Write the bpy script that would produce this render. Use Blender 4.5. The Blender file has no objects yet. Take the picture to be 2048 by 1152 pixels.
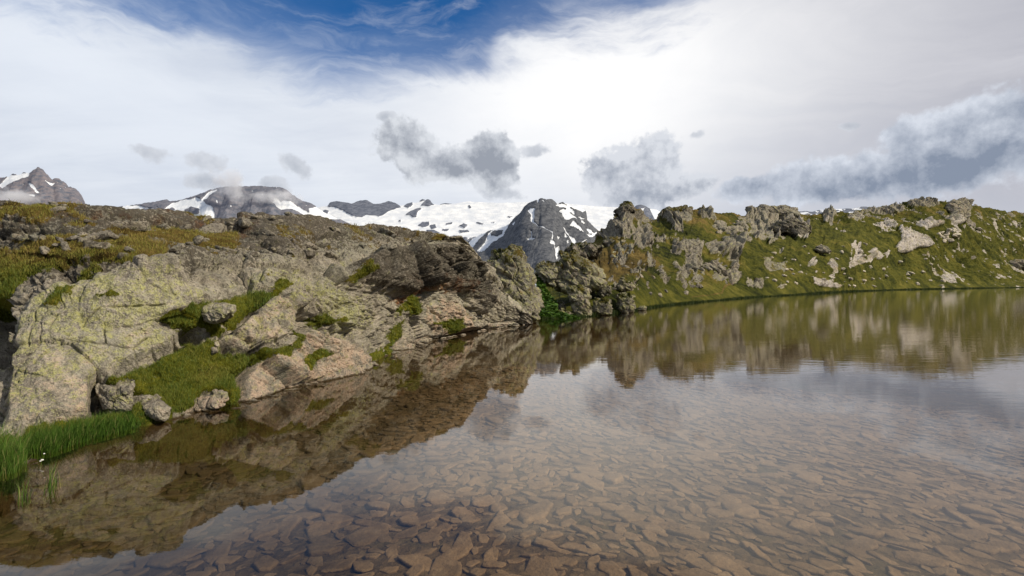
import bpy, math, random
import numpy as np
random.seed(7)
RNG = np.random.default_rng(11)
SC = bpy.context.scene
COL = SC.collection
F, H = 1024.0, 1.6          # focal length in photo pixels, eye height above the lake (m)
f32 = np.float32

# ------------------------------------------------------------------ survey: photo bearings -> metres
def vh(u): return 574.0 - 0.006 * (np.asarray(u, float) - 1024.0)
def place(u, v, d):
    u = np.asarray(u, float); v = np.asarray(v, float); d = np.asarray(d, float)
    return np.stack([(u - 1024.0) / F * d, d + 0 * u, H + (vh(u) - v) / F * d], -1)
def lake_d(u, v): return H * F / (np.asarray(v, float) - vh(u))
def ground(x, y): return x, y

# ------------------------------------------------------------------ noise
def _hash(ix, iy, iz, seed):
    with np.errstate(over='ignore'):
        h = (ix.astype(np.uint32) * np.uint32(374761393) + iy.astype(np.uint32) * np.uint32(668265263)
             + iz.astype(np.uint32) * np.uint32(2147483647) + np.uint32((seed * 974711 + 12345) & 0xffffffff))
        h = (h ^ (h >> np.uint32(13))) * np.uint32(1274126177)
        h = (h ^ (h >> np.uint32(15))) * np.uint32(2246822519)
        return h ^ (h >> np.uint32(16))
def vnoise(P, seed=0):
    """gradient noise, about -1..1"""
    P = np.asarray(P, f32)
    I = np.floor(P); fr = P - I; I = I.astype(np.int64)
    w = fr * fr * fr * (fr * (fr * 6 - 15) + 10)
    out = np.zeros(P.shape[:-1], f32)
    for dx in (0, 1):
        for dy in (0, 1):
            for dz in (0, 1):
                h = _hash(I[..., 0] + dx, I[..., 1] + dy, I[..., 2] + dz, seed)
                gx = (h & np.uint32(1023)).astype(f32) / 511.5 - 1
                gy = ((h >> np.uint32(10)) & np.uint32(1023)).astype(f32) / 511.5 - 1
                gz = ((h >> np.uint32(20)) & np.uint32(1023)).astype(f32) / 511.5 - 1
                g = gx * (fr[..., 0] - dx) + gy * (fr[..., 1] - dy) + gz * (fr[..., 2] - dz)
                ww = (w[..., 0] if dx else 1 - w[..., 0]) * (w[..., 1] if dy else 1 - w[..., 1]) * (w[..., 2] if dz else 1 - w[..., 2])
                out += g * ww
    return out * 1.3
def fbm(P, o=5, seed=0, gain=0.5, ridged=False):
    P = np.asarray(P, f32); a = 1.0; s = 0; t = 0
    for k in range(o):
        n = vnoise(P, seed + k * 17)
        if ridged: n = 1 - 2 * np.abs(n)
        s = s + a * n; t += a; a *= gain; P = P * 2.03 + 3.7
    return s / t
def voro(P, seed=0):
    P = np.asarray(P, f32)
    B = np.floor(P - 0.5).astype(np.int64)
    f1 = np.full(P.shape[:-1], 9, f32); f2 = f1.copy()
    C = np.zeros_like(P); R = np.zeros_like(P)
    for dx in (0, 1):
        for dy in (0, 1):
            for dz in (0, 1):
                ix, iy, iz = B[..., 0] + dx, B[..., 1] + dy, B[..., 2] + dz
                h = _hash(ix, iy, iz, seed)
                r = np.stack([(h & np.uint32(1023)), ((h >> np.uint32(10)) & np.uint32(1023)), ((h >> np.uint32(20)) & np.uint32(1023))], -1).astype(f32) / 1023
                c = np.stack([ix, iy, iz], -1).astype(f32) + 0.5 + (r - 0.5) * 0.8
                d = np.sqrt(((P - c) ** 2).sum(-1))
                nr = d < f1
                f2 = np.where(nr, f1, np.minimum(f2, d)); f1 = np.where(nr, d, f1)
                C[nr] = c[nr]; R[nr] = r[nr]
    R = (R * 7.31) % 1.0
    return f1, f2, C, R
def rot(ax, ay, az):
    ca, sa = math.cos(ax), math.sin(ax); cb, sb = math.cos(ay), math.sin(ay); cc, sc = math.cos(az), math.sin(az)
    return (np.array([[cc, -sc, 0], [sc, cc, 0], [0, 0, 1]]) @ np.array([[cb, 0, sb], [0, 1, 0], [-sb, 0, cb]]) @ np.array([[1, 0, 0], [0, ca, -sa], [0, sa, ca]]))
BED = rot(0.25, 0.6, 0.35)                     # bedding planes of the schist dip to the right
def rockdisp(P, L, seed=0, flat=0.5, scales=((1.0, 1.0), (0.37, 0.8), (0.14, 0.65)), R=BED, crack=1.0):
    """broken, jointed rock: tilted facets with steps and open joints between them"""
    Q = (P @ R).astype(f32)
    Q[..., 2] /= flat
    W = np.stack([fbm(Q / L * 1.7, 3, seed + 90), fbm(Q / L * 1.7 + 7, 3, seed + 91), fbm(Q / L * 1.7 + 19, 3, seed + 92)], -1)
    h = L * 0.16 * fbm(P / L * 0.8, 5, seed + 5)
    for k, (s, a) in enumerate(scales):
        ls = L * s
        q = Q / ls + W * (0.10 if k == 0 else 0.18)
        f1, f2, c, r = voro(q, seed + 31 * k)
        tilt = ((q - c) * (r - 0.5)).sum(-1) * 0.5
        step = (r[..., 0] - 0.5) * 0.20
        e = f2 - f1
        cr = np.exp(-(e / 0.05) ** 2) * 0.10 * crack
        h = h + ls * a * (tilt + step - cr)
    return h
def sdf(poly, U, V):
    """signed distance to a closed outline, positive inside"""
    P = np.asarray(poly, float); d = np.full(U.shape, 1e9); ins = np.zeros(U.shape, bool)
    for a, b in zip(P, np.roll(P, -1, 0)):
        e = b - a; wx, wy = U - a[0], V - a[1]
        t = np.clip((wx * e[0] + wy * e[1]) / max(e @ e, 1e-9), 0, 1)
        d = np.minimum(d, (wx - e[0] * t) ** 2 + (wy - e[1] * t) ** 2)
        c = ((a[1] <= V) & (V < b[1])) | ((b[1] <= V) & (V < a[1]))
        with np.errstate(divide='ignore', invalid='ignore'):
            xi = a[0] + (V - a[1]) / (b[1] - a[1]) * e[0]
        ins ^= c & (U < xi)
    d = np.sqrt(d)
    return np.where(ins, d, -d)
def pdist(line, U, V):
    P = np.asarray(line, float); d = np.full(U.shape, 1e9)
    for a, b in zip(P[:-1], P[1:]):
        e = b - a; wx, wy = U - a[0], V - a[1]
        t = np.clip((wx * e[0] + wy * e[1]) / max(e @ e, 1e-9), 0, 1)
        d = np.minimum(d, (wx - e[0] * t) ** 2 + (wy - e[1] * t) ** 2)
    return np.sqrt(d)
def sst(a, b, x):
    t = np.clip((x - a) / (b - a), 0, 1); return t * t * (3 - 2 * t)
def tps(ctrl, smooth=1e-4):
    """thin plate surface through survey points (u, v, log distance)"""
    C = np.asarray(ctrl, float); X = C[:, :2] / 300.0; y = np.log(C[:, 2]); n = len(C)
    def k(r2): return 0.5 * r2 * np.log(np.maximum(r2, 1e-12))
    D = ((X[:, None] - X[None]) ** 2).sum(-1)
    A = np.zeros((n + 3, n + 3)); A[:n, :n] = k(D) + smooth * np.eye(n)
    A[:n, n] = 1; A[:n, n + 1:] = X; A[n, :n] = 1; A[n + 1:, :n] = X.T
    w = np.linalg.solve(A, np.r_[y, 0, 0, 0])
    def ev(U, V):
        x, z = U / 300.0, V / 300.0
        o = w[n] + w[n + 1] * x + w[n + 2] * z
        for i in range(n): o = o + w[i] * k((x - X[i, 0]) ** 2 + (z - X[i, 1]) ** 2)
        return np.exp(o)
    return ev
def curve(pts):
    P = np.asarray(pts, float)
    return lambda u: np.interp(u, P[:, 0], P[:, 1])

# ------------------------------------------------------------------ meshes
def mesh_np(name, V, quads=None, tris=None, mat=None, smooth=True, attrs=None):
    V = np.asarray(V, f32).reshape(-1, 3)
    fl, tot = [], []
    for q in (quads, tris):
        if q is not None and len(q):
            q = np.asarray(q, np.int32); fl.append(q.ravel()); tot.append(np.full(len(q), q.shape[1], np.int32))
    fl = np.concatenate(fl); tot = np.concatenate(tot)
    me = bpy.data.meshes.new(name)
    me.vertices.add(len(V)); me.vertices.foreach_set('co', V.ravel())
    me.loops.add(len(fl)); me.loops.foreach_set('vertex_index', fl)
    me.polygons.add(len(tot)); st = np.zeros(len(tot), np.int32); st[1:] = np.cumsum(tot)[:-1]
    me.polygons.foreach_set('loop_start', st); me.polygons.foreach_set('loop_total', tot)
    me.polygons.foreach_set('use_smooth', np.full(len(tot), smooth, bool))
    me.update(calc_edges=True)
    for k, a in (attrs or {}).items():
        at = me.attributes.new(k, 'FLOAT_COLOR', 'POINT')
        a = np.asarray(a, f32); b = np.ones((len(V), 4), f32); b[:, :a.shape[1]] = a
        at.data.foreach_set('color', b.ravel())
    if mat: me.materials.append(mat)
    return me
def link(name, me, parent=None, loc=None):
    o = bpy.data.objects.new(name, me); COL.objects.link(o)
    if loc is not None: o.location = loc
    if parent: o.parent = parent
    return o
def tag(o, label, cat, group=None, kind=None):
    o['label'] = label; o['category'] = cat
    if group: o['group'] = group
    if kind: o['kind'] = kind
    return o
def gridquads(nr, nc, wrap=False):
    i = np.arange(nr - 1)[:, None]; j = np.arange(nc if wrap else nc - 1)[None]
    j2 = (j + 1) % nc
    return np.stack([i * nc + j, i * nc + j2, (i + 1) * nc + j2, (i + 1) * nc + j], -1).reshape(-1, 4)
def vnormals(V, Q):
    n = np.cross(V[Q[:, 2]] - V[Q[:, 0]], V[Q[:, 3]] - V[Q[:, 1]])
    N = np.zeros_like(V)
    for k in range(4):
        for c in range(3): N[:, c] += np.bincount(Q[:, k], n[:, c], len(V))
    return N / np.maximum(np.linalg.norm(N, axis=1), 1e-12)[:, None]

# ------------------------------------------------------------------ node helper
class NT:
    def __init__(s, tree): s.t = tree; s.n = tree.nodes; s.l = tree.links
    def new(s, typ, ins=None, **kw):
        n = s.n.new(typ)
        for k, v in kw.items(): setattr(n, k, v)
        for k, v in (ins or {}).items(): s.put(n.inputs[k], v)
        return n
    def put(s, sock, v):
        if isinstance(v, bpy.types.NodeSocket): s.l.new(v, sock)
        elif isinstance(v, bpy.types.Node): s.l.new(v.outputs[0], sock)
        else:
            if hasattr(sock.default_value, '__len__') and isinstance(v, (tuple, list)) and len(v) == 3 and len(sock.default_value) == 4: v = (*v, 1)
            sock.default_value = v
    def math(s, op, a, b=None, c=None, clamp=False):
        n = s.n.new('ShaderNodeMath'); n.operation = op; n.use_clamp = clamp
        s.put(n.inputs[0], a)
        if b is not None: s.put(n.inputs[1], b)
        if c is not None: s.put(n.inputs[2], c)
        return n.outputs[0]
    def mix(s, f, a, b, mode='MIX'):
        n = s.n.new('ShaderNodeMix'); n.data_type = 'RGBA'; n.blend_type = mode
        s.put(n.inputs[0], f); s.put(n.inputs[6], a); s.put(n.inputs[7], b)
        return n.outputs[2]
    def noise(s, vec, scale, detail=4, rough=0.55, dist=0.0):
        n = s.new('ShaderNodeTexNoise', {'Vector': vec, 'Scale': scale, 'Detail': detail, 'Roughness': rough, 'Distortion': dist})
        return n.outputs[0]
    def vor(s, vec, scale, feature='F1', out=0, rnd=1.0):
        n = s.new('ShaderNodeTexVoronoi', {'Vector': vec, 'Scale': scale, 'Randomness': rnd}, feature=feature)
        return n.outputs[out]
    def step(s, x, a, b):
        n = s.new('ShaderNodeMapRange', {'Value': x, 'From Min': a, 'From Max': b}, interpolation_type='SMOOTHSTEP')
        return n.outputs[0]
    def ramp(s, x, stops):
        n = s.n.new('ShaderNodeValToRGB'); s.put(n.inputs[0], x); e = n.color_ramp.elements
        while len(e) < len(stops): e.new(0.5)
        for q, (p, c) in zip(e, stops): q.position = p; q.color = (*c, 1)
        return n.outputs[0]
    def bump(s, h, strength, dist, normal=None):
        n = s.new('ShaderNodeBump', {'Height': h, 'Strength': strength, 'Distance': dist})
        if normal is not None: s.put(n.inputs['Normal'], normal)
        return n.outputs[0]
def newmat(name):
    m = bpy.data.materials.new(name); m.use_nodes = True
    m.node_tree.nodes.clear(); return m, NT(m.node_tree)
def attr(t, name):
    a = t.new('ShaderNodeAttribute'); a.attribute_name = name
    sp = t.new('ShaderNodeSeparateColor', {0: a.outputs['Color']})
    return sp.outputs[0], sp.outputs[1], sp.outputs[2]
def finish(t, col, rough, normal, spec=0.3):
    b = t.new('ShaderNodeBsdfPrincipled', {'Base Color': col, 'Roughness': rough, 'Specular IOR Level': spec})
    if normal is not None: t.put(b.inputs['Normal'], normal)
    o = t.new('ShaderNodeOutputMaterial', {0: b.outputs[0]})

def rock_ground(name, s=1.0, gain=1.0, green=1.0, fine=1.0):
    """schist with lichen, heath and turf; weights come from the surface: wa = turf, yellow lichen, dark crust; wb = rust, pink, dry turf"""
    m, t = newmat(name)
    P = t.new('ShaderNodeNewGeometry').outputs['Position']
    S = t.new('ShaderNodeVectorMath', {0: P, 'Scale': s}, operation='SCALE').outputs[0]
    turf, lich, dark = attr(t, 'wa'); rust, pink, dry = attr(t, 'wb')
    pal = t.new('ShaderNodeAttribute'); pal.attribute_name = 'wb'; pal = t.math('SUBTRACT', 1.0, pal.outputs['Alpha'])
    nA = t.noise(S, 0.9, 6, 0.6); nB = t.noise(S, 4.0, 7, 0.65, 0.3); nC = t.noise(S, 17.0, 5, 0.7); nD = t.noise(S, 48.0, 3, 0.7)
    g = gain
    base = t.ramp(t.math('ADD', t.math('MULTIPLY', nB, .6), t.math('MULTIPLY', nC, .4)), [(0.34, (0.055*g, 0.048*g, 0.039*g)), (0.46, (0.185*g, 0.165*g, 0.132*g)), (0.55, (0.30*g, 0.27*g, 0.215*g)), (0.66, (0.47*g, 0.43*g, 0.345*g))])
    base = t.mix(t.math('MULTIPLY', t.step(nA, 0.45, 0.65), 0.4), base, (0.25*g, 0.25*g, 0.195*g))
    # pink and orange iron tints
    pk = t.math('MULTIPLY', t.step(t.math('ADD', t.math('ADD', t.math('MULTIPLY', nB, .7), t.math('MULTIPLY', nC, .3)), t.math('MULTIPLY', pink, 0.17)), 0.57, 0.74), 0.7)
    base = t.mix(pk, base, t.mix(nC, (0.24*g, 0.15*g, 0.10*g), (0.56*g, 0.40*g, 0.29*g)))
    rs = t.math('MULTIPLY', t.step(t.math('ADD', t.math('ADD', t.math('MULTIPLY', t.noise(S, 3.2, 6, 0.7), .75), t.math('MULTIPLY', nC, .25)), t.math('MULTIPLY', rust, 0.24)), 0.63, 0.80), 0.85)
    base = t.mix(rs, base, t.mix(t.step(nC, .35, .65), (0.06, 0.022, 0.009), (0.34, 0.125, 0.035)))
    base = t.mix(t.math('MULTIPLY', pal, t.step(t.math('ADD', t.math('MULTIPLY', nB, .5), t.math('MULTIPLY', nC, .5)), .40, .52)), base, t.mix(t.step(nC, .3, .7), (.30, .26, .235), (.64, .60, .57)))
    mp_ = t.noise(S, 2.1, 6, .68, .4)
    base = t.mix(t.math('MULTIPLY', t.step(mp_, .55, .62), .55), base, t.mix(nC, (.05*g, .045*g, .038*g), (.20*g, .18*g, .15*g)))
    base = t.mix(t.math('MULTIPLY', t.step(mp_, .44, .36), .35), base, t.mix(nC, (.30*g, .25*g, .19*g), (.58*g, .51*g, .41*g)))
    # yellow map lichen: speckles gathered into patches, and pale crust rosettes
    lv = t.math('ADD', t.math('MULTIPLY', t.noise(S, 7.0, 6, 0.7, 0.5), .6), t.math('MULTIPLY', nD, .4))
    lm = t.step(t.math('ADD', lv, t.math('MULTIPLY', lich, 0.12)), 0.575, 0.635)
    base = t.mix(t.math('MULTIPLY', lm, 0.75), base, t.mix(t.step(nC, .4, .6), (0.27, 0.265, 0.12), (0.46, 0.455, 0.15)))
    lm2 = t.step(t.math('ADD', nD, t.math('MULTIPLY', lich, 0.08)), 0.62, 0.68)
    base = t.mix(t.math('MULTIPLY', lm2, 0.5), base, (0.48, 0.47, 0.40))
    # dark crust lichen: speckle everywhere, sheets where the weight says so
    dk = t.step(t.math('ADD', t.math('ADD', t.math('MULTIPLY', nB, 0.35), t.math('MULTIPLY', nC, 0.65)), t.math('MULTIPLY', dark, 0.15)), 0.575, 0.64)
    base = t.mix(t.math('MULTIPLY', dk, 0.82), base, (0.040, 0.034, 0.027))
    sp = t.step(t.noise(S, 30.0, 4, 0.75), 0.57, 0.64)
    base = t.mix(t.math('MULTIPLY', sp, 0.6), base, (0.055, 0.048, 0.040))
    wz = t.math('ADD', t.new('ShaderNodeSeparateXYZ', {0: P}).outputs[2], t.math('MULTIPLY', t.math('SUBTRACT', nB, .5), .08))
    base = t.mix(t.math('SUBTRACT', 1.0, t.step(wz, .0, .035)), base, t.mix(nC, (.030, .021, .011), (.085, .060, .030)))
    # turf
    q = t.math('ADD', t.math('MULTIPLY', t.math('SUBTRACT', nC, 0.5), 1.1), t.math('MULTIPLY', t.math('SUBTRACT', nB, 0.5), 1.3))
    tm = t.math('MULTIPLY', t.step(t.math('ADD', turf, q), 0.42, 0.58), t.step(wz, -.02, .02))
    gn = t.math('ADD', t.math('MULTIPLY', t.noise(S, 6.0, 7, 0.75), .55), t.math('MULTIPLY', nA, .45))
    gr = t.ramp(gn, [(0.38, (0.010, 0.013, 0.004)), (0.46, (0.036*green, 0.041*green, 0.008)), (0.54, (0.075*green, 0.074*green, 0.014)), (0.63, (0.13*green, 0.115*green, 0.028))])
    dr = t.ramp(gn, [(0.36, (0.030, 0.018, 0.006)), (0.47, (0.078, 0.056, 0.017)), (0.56, (0.135, 0.096, 0.029)), (0.66, (0.22, 0.165, 0.06))])
    dm = t.step(t.math('ADD', dry, t.math('ADD', t.math('MULTIPLY', t.math('SUBTRACT', nA, 0.5), 1.8), t.math('MULTIPLY', t.math('SUBTRACT', nB, 0.5), 1.0))), 0.25, 0.80)
    col = t.mix(tm, base, t.mix(dm, gr, dr))
    hgt = t.math('ADD', t.math('MULTIPLY', nB, 0.6), t.math('ADD', t.math('MULTIPLY', nC, 0.4), t.math('MULTIPLY', nD, 0.15)))
    finish(t, col, 0.95, t.bump(hgt, 1.0, 0.16 / s * fine), 0.05)
    return m
M_KNOLL = rock_ground('lichen_schist', 1.0, 1.32, 1.8)
M_HILL = rock_ground('alpine_hillside', 0.13, 1.05, 1.12, .6)
M_CRAG = rock_ground('crag_schist', 0.6, 0.9)

# ------------------------------------------------------------------ generic landforms
def sheet(us, top, bot, depth, nrow, back=20, backlen=8.0, backdrop=3.0, under=0, underlen=1.0, underdrop=1.0):
    """columns of survey lines from the far side, over the skyline, down to the water's edge (and on under the water)"""
    us = np.asarray(us, float)
    vt, vb = top(us), bot(us)
    t = np.linspace(0, 1, nrow)
    U = np.repeat(us[None], nrow, 0); V = vt[None] + (vb - vt)[None] * t[:, None]
    D = depth(U, V)
    P = place(U, V, D)
    rows = [P]; UU = [U]; VV = [V]
    if back:
        s = np.linspace(1, 1.0 / back, back)[:, None, None]
        k = P[0][None]; dirn = k / np.maximum(np.linalg.norm(k[..., :2], axis=-1, keepdims=True), 1e-6)
        B = k + dirn * np.array([1, 1, 0.0]) * s * backlen
        B[..., 2] = k[..., 2] - backdrop * (s[..., 0] ** 1.6)
        rows.insert(0, B); UU.insert(0, np.repeat(us[None], back, 0)); VV.insert(0, np.repeat(vt[None], back, 0))
    if under:
        s = np.linspace(1.0 / under, 1, under)[:, None, None]
        k = P[-1][None]; dirn = k / np.maximum(np.linalg.norm(k[..., :2], axis=-1, keepdims=True), 1e-6)
        B = k - dirn * np.array([1, 1, 0.0]) * s * underlen
        B[..., 2] = k[..., 2] - underdrop * s[..., 0]
        rows.append(B); UU.append(np.repeat(us[None], under, 0)); VV.append(np.repeat(vb[None], under, 0))
    P = np.concatenate(rows); U = np.concatenate(UU); V = np.concatenate(VV)
    return P, U, V
def lump(poly, d0, thick, lean=0.0, nth=160, nr=46, p=2.6):
    """closed rock with a surveyed outline, a real thickness and a rounded, boxy front and back"""
    Pl = np.asarray(poly, float)
    c = Pl.mean(0)
    seg = np.r_[0, np.cumsum(np.linalg.norm(np.diff(np.vstack([Pl, Pl[:1]]), axis=0), axis=1))]
    s = np.linspace(0, seg[-1], nth, endpoint=False)
    Q = np.vstack([Pl, Pl[:1]])
    B = np.stack([np.interp(s, seg, Q[:, 0]), np.interp(s, seg, Q[:, 1])], -1)
    r = np.r_[np.linspace(0.02, 0.8, nr // 2), np.linspace(0.82, 1, nr - nr // 2)]
    r = np.r_[r, r[::-1][1:]]
    sg = np.r_[-np.ones(nr), np.ones(nr - 1)]
    U = c[0] + r[:, None] * (B[:, 0] - c[0])[None]; V = c[1] + r[:, None] * (B[:, 1] - c[1])[None]
    off = (sg * (1 - r ** p) ** (1 / p))[:, None] * thick
    dl = d0 + lean * (Pl[:, 1].max() - V) * d0 / F
    X = place(U, V, dl)
    X = X + off[..., None] * (X * [1, 1, 0]) / np.linalg.norm(X[..., :2], axis=-1, keepdims=True)
    nrw = len(r)
    Vv = X.reshape(-1, 3); q = gridquads(nrw, nth, True)
    cap0 = len(Vv); Vv = np.vstack([Vv, X[0].mean(0)[None], X[-1].mean(0)[None]])
    j = np.arange(nth); j2 = (j + 1) % nth
    tris = np.vstack([np.stack([np.full(nth, cap0), j2, j], -1), np.stack([np.full(nth, cap0 + 1), (nrw - 1) * nth + j, (nrw - 1) * nth + j2], -1)])
    return Vv, q, tris, np.r_[U.ravel(), c[0], c[0]], np.r_[V.ravel(), c[1], c[1]]

# ================================================================== LEFT KNOLL
KS = [(-420, 990), (-150, 950), (-60, 925), (0, 908), (60, 898), (130, 884), (200, 870), (330, 838), (380, 830), (430, 821), (480, 809), (540, 792), (600, 772), (680, 748), (745, 728), (765, 712), (790, 704), (860, 682), (880, 677), (960, 662), (1000, 655), (1060, 648)]
KT = [(-420, 410), (-150, 408), (0, 405), (60, 404), (100, 405), (150, 412), (200, 418), (300, 425), (360, 430), (400, 436), (450, 438), (515, 436), (535, 427), (560, 420), (590, 420), (612, 427), (628, 438), (660, 449), (700, 455), (740, 454), (800, 455), (835, 461), (870, 466), (905, 470), (922, 470), (940, 484), (955, 500), (972, 515), (990, 545), (1010, 580), (1060, 630)]
kshore, ktop = curve(KS), curve(KT)
ctrl = [(u, v, float(lake_d(u, v))) for u, v in KS]
ctrl += [(100, 560, 7.0), (200, 525, 7.3), (300, 515, 7.7), (400, 522, 8.3), (480, 540, 8.9), (200, 700, 6.4), (100, 700, 6.15), (40, 700, 6.1), (300, 650, 6.9), (435, 650, 7.6),
         (530, 650, 8.2), (600, 700, 8.8), (700, 610, 10.9), (700, 520, 11.9), (600, 560, 9.6), (600, 505, 10.4), (500, 480, 10.2), (0, 560, 7.3), (-150, 560, 7.5), (-420, 560, 8.0),
         (-420, 410, 11), (-150, 720, 6.4), (0, 480, 7.9), (200, 470, 8.15), (400, 475, 9.7), (300, 455, 9.3), (0, 720, 6.2),
         (800, 610, 13.8), (800, 520, 14.5), (900, 570, 17.2), (900, 505, 17.9), (960, 600, 19.3), (960, 545, 20.0), (800, 480, 15.6), (650, 480, 12.6), (1010, 585, 21.2), (1060, 632, 21.7)]
ctrl += [(u, float(ktop(u)), d) for u, d in ((-150, 9.4), (0, 8.9), (100, 8.9), (200, 9.2), (300, 10.0), (400, 11.0), (450, 11.4), (570, 13.4), (660, 13.8), (730, 15.4), (800, 16.4), (850, 17), (918, 18.5), (972, 20.8))]
kdepth = tps(ctrl)
us = np.r_[np.linspace(-420, -40, 120, endpoint=False), np.linspace(-40, 1060, 860)]
P, U, V = sheet(us, ktop, kshore, kdepth, 400, back=36, backlen=9, backdrop=3.2, under=40, underlen=1.6, underdrop=1.1)
nr, nc = U.shape
Q = gridquads(nr, nc)
flat = P.reshape(-1, 3)
def relief(poly, h, edge): return h * sst(0, edge, sdf(poly, U, V))
SLAB1 = [(0, 870), (8, 800), (22, 700), (34, 640), (62, 600), (120, 562), (200, 538), (300, 545), (380, 560), (440, 585), (420, 608), (330, 640), (372, 665), (350, 700), (285, 725), (195, 765), (190, 835), (60, 855)]
SLAB2 = [(418, 690), (440, 668), (470, 655), (500, 625), (540, 595), (575, 590), (600, 615), (588, 650), (575, 668), (540, 690), (500, 705), (470, 702), (455, 692)]
SLAB3 = [(480, 800), (490, 745), (520, 715), (560, 682), (610, 655), (660, 668), (705, 692), (752, 727), (700, 750), (600, 780), (500, 812)]
OVER = [(690, 525), (760, 498), (900, 478), (960, 520), (985, 600), (965, 640), (930, 602), (880, 578), (800, 600), (740, 578), (700, 552)]
PINK = [(838, 640), (850, 615), (880, 588), (930, 612), (955, 664), (900, 676), (866, 668)]
TURF = [([(318, 640), (380, 612), (430, 600), (500, 590), (560, 572), (575, 578), (540, 602), (492, 628), (472, 648), (440, 668), (420, 655), (400, 645), (375, 655), (345, 658)], 1),
        ([(190, 770), (280, 738), (350, 702), (395, 668), (425, 683), (455, 706), (525, 705), (475, 745), (478, 790), (440, 782), (405, 780), (362, 830), (338, 828), (318, 800), (268, 782), (260, 762)], 1),
        ([(585, 738), (600, 715), (632, 703), (648, 715), (615, 735), (595, 752)], 1), ([(733, 716), (745, 698), (775, 690), (795, 705), (750, 722)], 1),
        ([(768, 672), (785, 648), (808, 640), (800, 675), (780, 692)], 1), ([(788, 618), (830, 595), (848, 605), (835, 625), (800, 632)], 1), ([(862, 648), (900, 635), (932, 655), (900, 668)], 1),
        ([(598, 655), (640, 625), (690, 640), (650, 655)], .8), ([(450, 800), (460, 770), (485, 765), (482, 808)], 1), ([(695, 555), (712, 540), (728, 552), (715, 565)], 1),
        ([(-420, 640), (-420, 470), (0, 505), (100, 490), (150, 478), (240, 483), (325, 490), (335, 520), (285, 537), (200, 522), (130, 528), (60, 562), (20, 600)], .95),
        ([(100, 620), (130, 590), (165, 580), (150, 600), (115, 625)], 1), ([(0, 600), (30, 590), (20, 560), (0, 560)], 1), ([(200, 600), (230, 590), (260, 600), (230, 606)], .7), ([(440, 690), (470, 700), (560, 700), (590, 665), (600, 670), (560, 720), (480, 720)], .9),
        ([(20, 905), (60, 850), (190, 830), (330, 800), (345, 842), (200, 880), (60, 908)], 1), ([(-420, 1000), (-420, 880), (-20, 880), (30, 880), (60, 905), (0, 930)], 1)]
z = P[..., 2]
rough = np.full(U.shape, 0.75)
s1 = sst(0, 25, sdf(SLAB1, U, V)); s2 = sst(0, 14, sdf(SLAB2, U, V)); s3 = sst(0, 14, sdf(SLAB3, U, V)); so = sst(0, 30, sdf(OVER, U, V)); spk = sst(0, 12, sdf(PINK, U, V))
rough = rough * (1 - 0.86 * s1) * (1 - 0.55 * s2) * (1 - 0.5 * s3) + 0.5 * so
turf = np.zeros(U.shape)
rag = 16 * fbm(np.stack([U / 26, V / 20, 0 * U], -1), 4, 88)
for poly, w in TURF:
    x0, x1 = min(p[0] for p in poly) - 30, max(p[0] for p in poly) + 30
    m = (us > x0) & (us < x1)
    turf[:, m] = np.maximum(turf[:, m], w * sst(-8, 8, sdf(poly, U[:, m], V[:, m]) + rag[:, m]))
# heath in the hollows of the upper slopes
hn = fbm(P * [0.75, 0.6, 1.5], 5, 3)
up = sst(545, 465, V) * sst(-0.06, 0.13, hn) * (1 - .45 * sst(420, 620, U))
up2 = sst(600, 500, V + 0.12 * (U - 600)) * sst(0.16, 0.3, fbm(P * 1.1, 4, 8)) * (1 - s1 * .8)
turf = np.clip(np.maximum(turf, np.maximum(up * 0.95, up2 * 0.85) * (1 - .8 * so)), 0, 1)
turf = turf * np.clip(1.05 - .9 * sst(.12, .38, fbm(P * 1.9, 4, 87)), 0, 1)
turf = turf * (1 - .75 * np.exp(-((U - 578) / 50) ** 2 - ((V - 430) / 16) ** 2))
disp = relief(SLAB1, 0.07, 22) + relief(SLAB2, 0.16, 9) + relief(SLAB3, 0.14, 9) + relief(OVER, 0.55, 20) + relief(PINK, 0.16, 14)
disp -= relief([(362, 655), (390, 648), (422, 668), (408, 692), (390, 698), (368, 682)], 0.32, 9)
disp -= relief([(-60, 585), (20, 598), (36, 640), (26, 725), (5, 740), (-60, 740)], 0.5, 9)
disp -= relief([(195, 800), (190, 768), (203, 775), (206, 812), (198, 822)], 0.35, 5)
disp -= relief([(880, 690), (1000, 668), (985, 648), (930, 655), (885, 672)], 0.5, 10)
CRACKS = [[(60, 700), (80, 640), (110, 590)], [(20, 790), (60, 720), (85, 690), (92, 640)], [(165, 660), (180, 640), (205, 622), (270, 617), (325, 615)], [(208, 650), (208, 690), (215, 700)], [(105, 690), (150, 690), (230, 700), (262, 702), (290, 680)], [(40, 780), (80, 715), (130, 690)],
          [(262, 702), (270, 722), (285, 735)], [(560, 612), (552, 640), (545, 655)], [(480, 665), (500, 690), (520, 690)], [(588, 722), (600, 760), (606, 770)], [(640, 715), (638, 735), (640, 752)], [(325, 560), (335, 590), (345, 600)], [(455, 560), (440, 590)],
          [(600, 560), (640, 610), (700, 680), (745, 720)], [(640, 560), (700, 630), (760, 690)], [(560, 560), (620, 620)], [(680, 560), (740, 620), (800, 680)], [(840, 610), (870, 640), (930, 665)], [(900, 560), (940, 620), (975, 650)], [(720, 600), (790, 650), (850, 685)], [(160, 545), (140, 580), (135, 620), (105, 665)]]
ck = np.zeros(U.shape)
wob = 5 * fbm(np.stack([U / 22, V / 22, 0 * U], -1), 3, 77)
for i, l in enumerate(CRACKS):
    d = pdist(l, U + wob, V + wob[::-1] * 0.6)
    ck = np.maximum(ck, (np.exp(-(d / 1.3) ** 2) + 0.12 * np.exp(-(d / 4) ** 2)) * np.clip(.75 + 1.6 * fbm(np.stack([U / 25, V / 25, 0 * U + i], -1), 2, 79), .1, 1.2))
disp -= 0.085 * ck * (0.6 + 0.4 * so)
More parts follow.
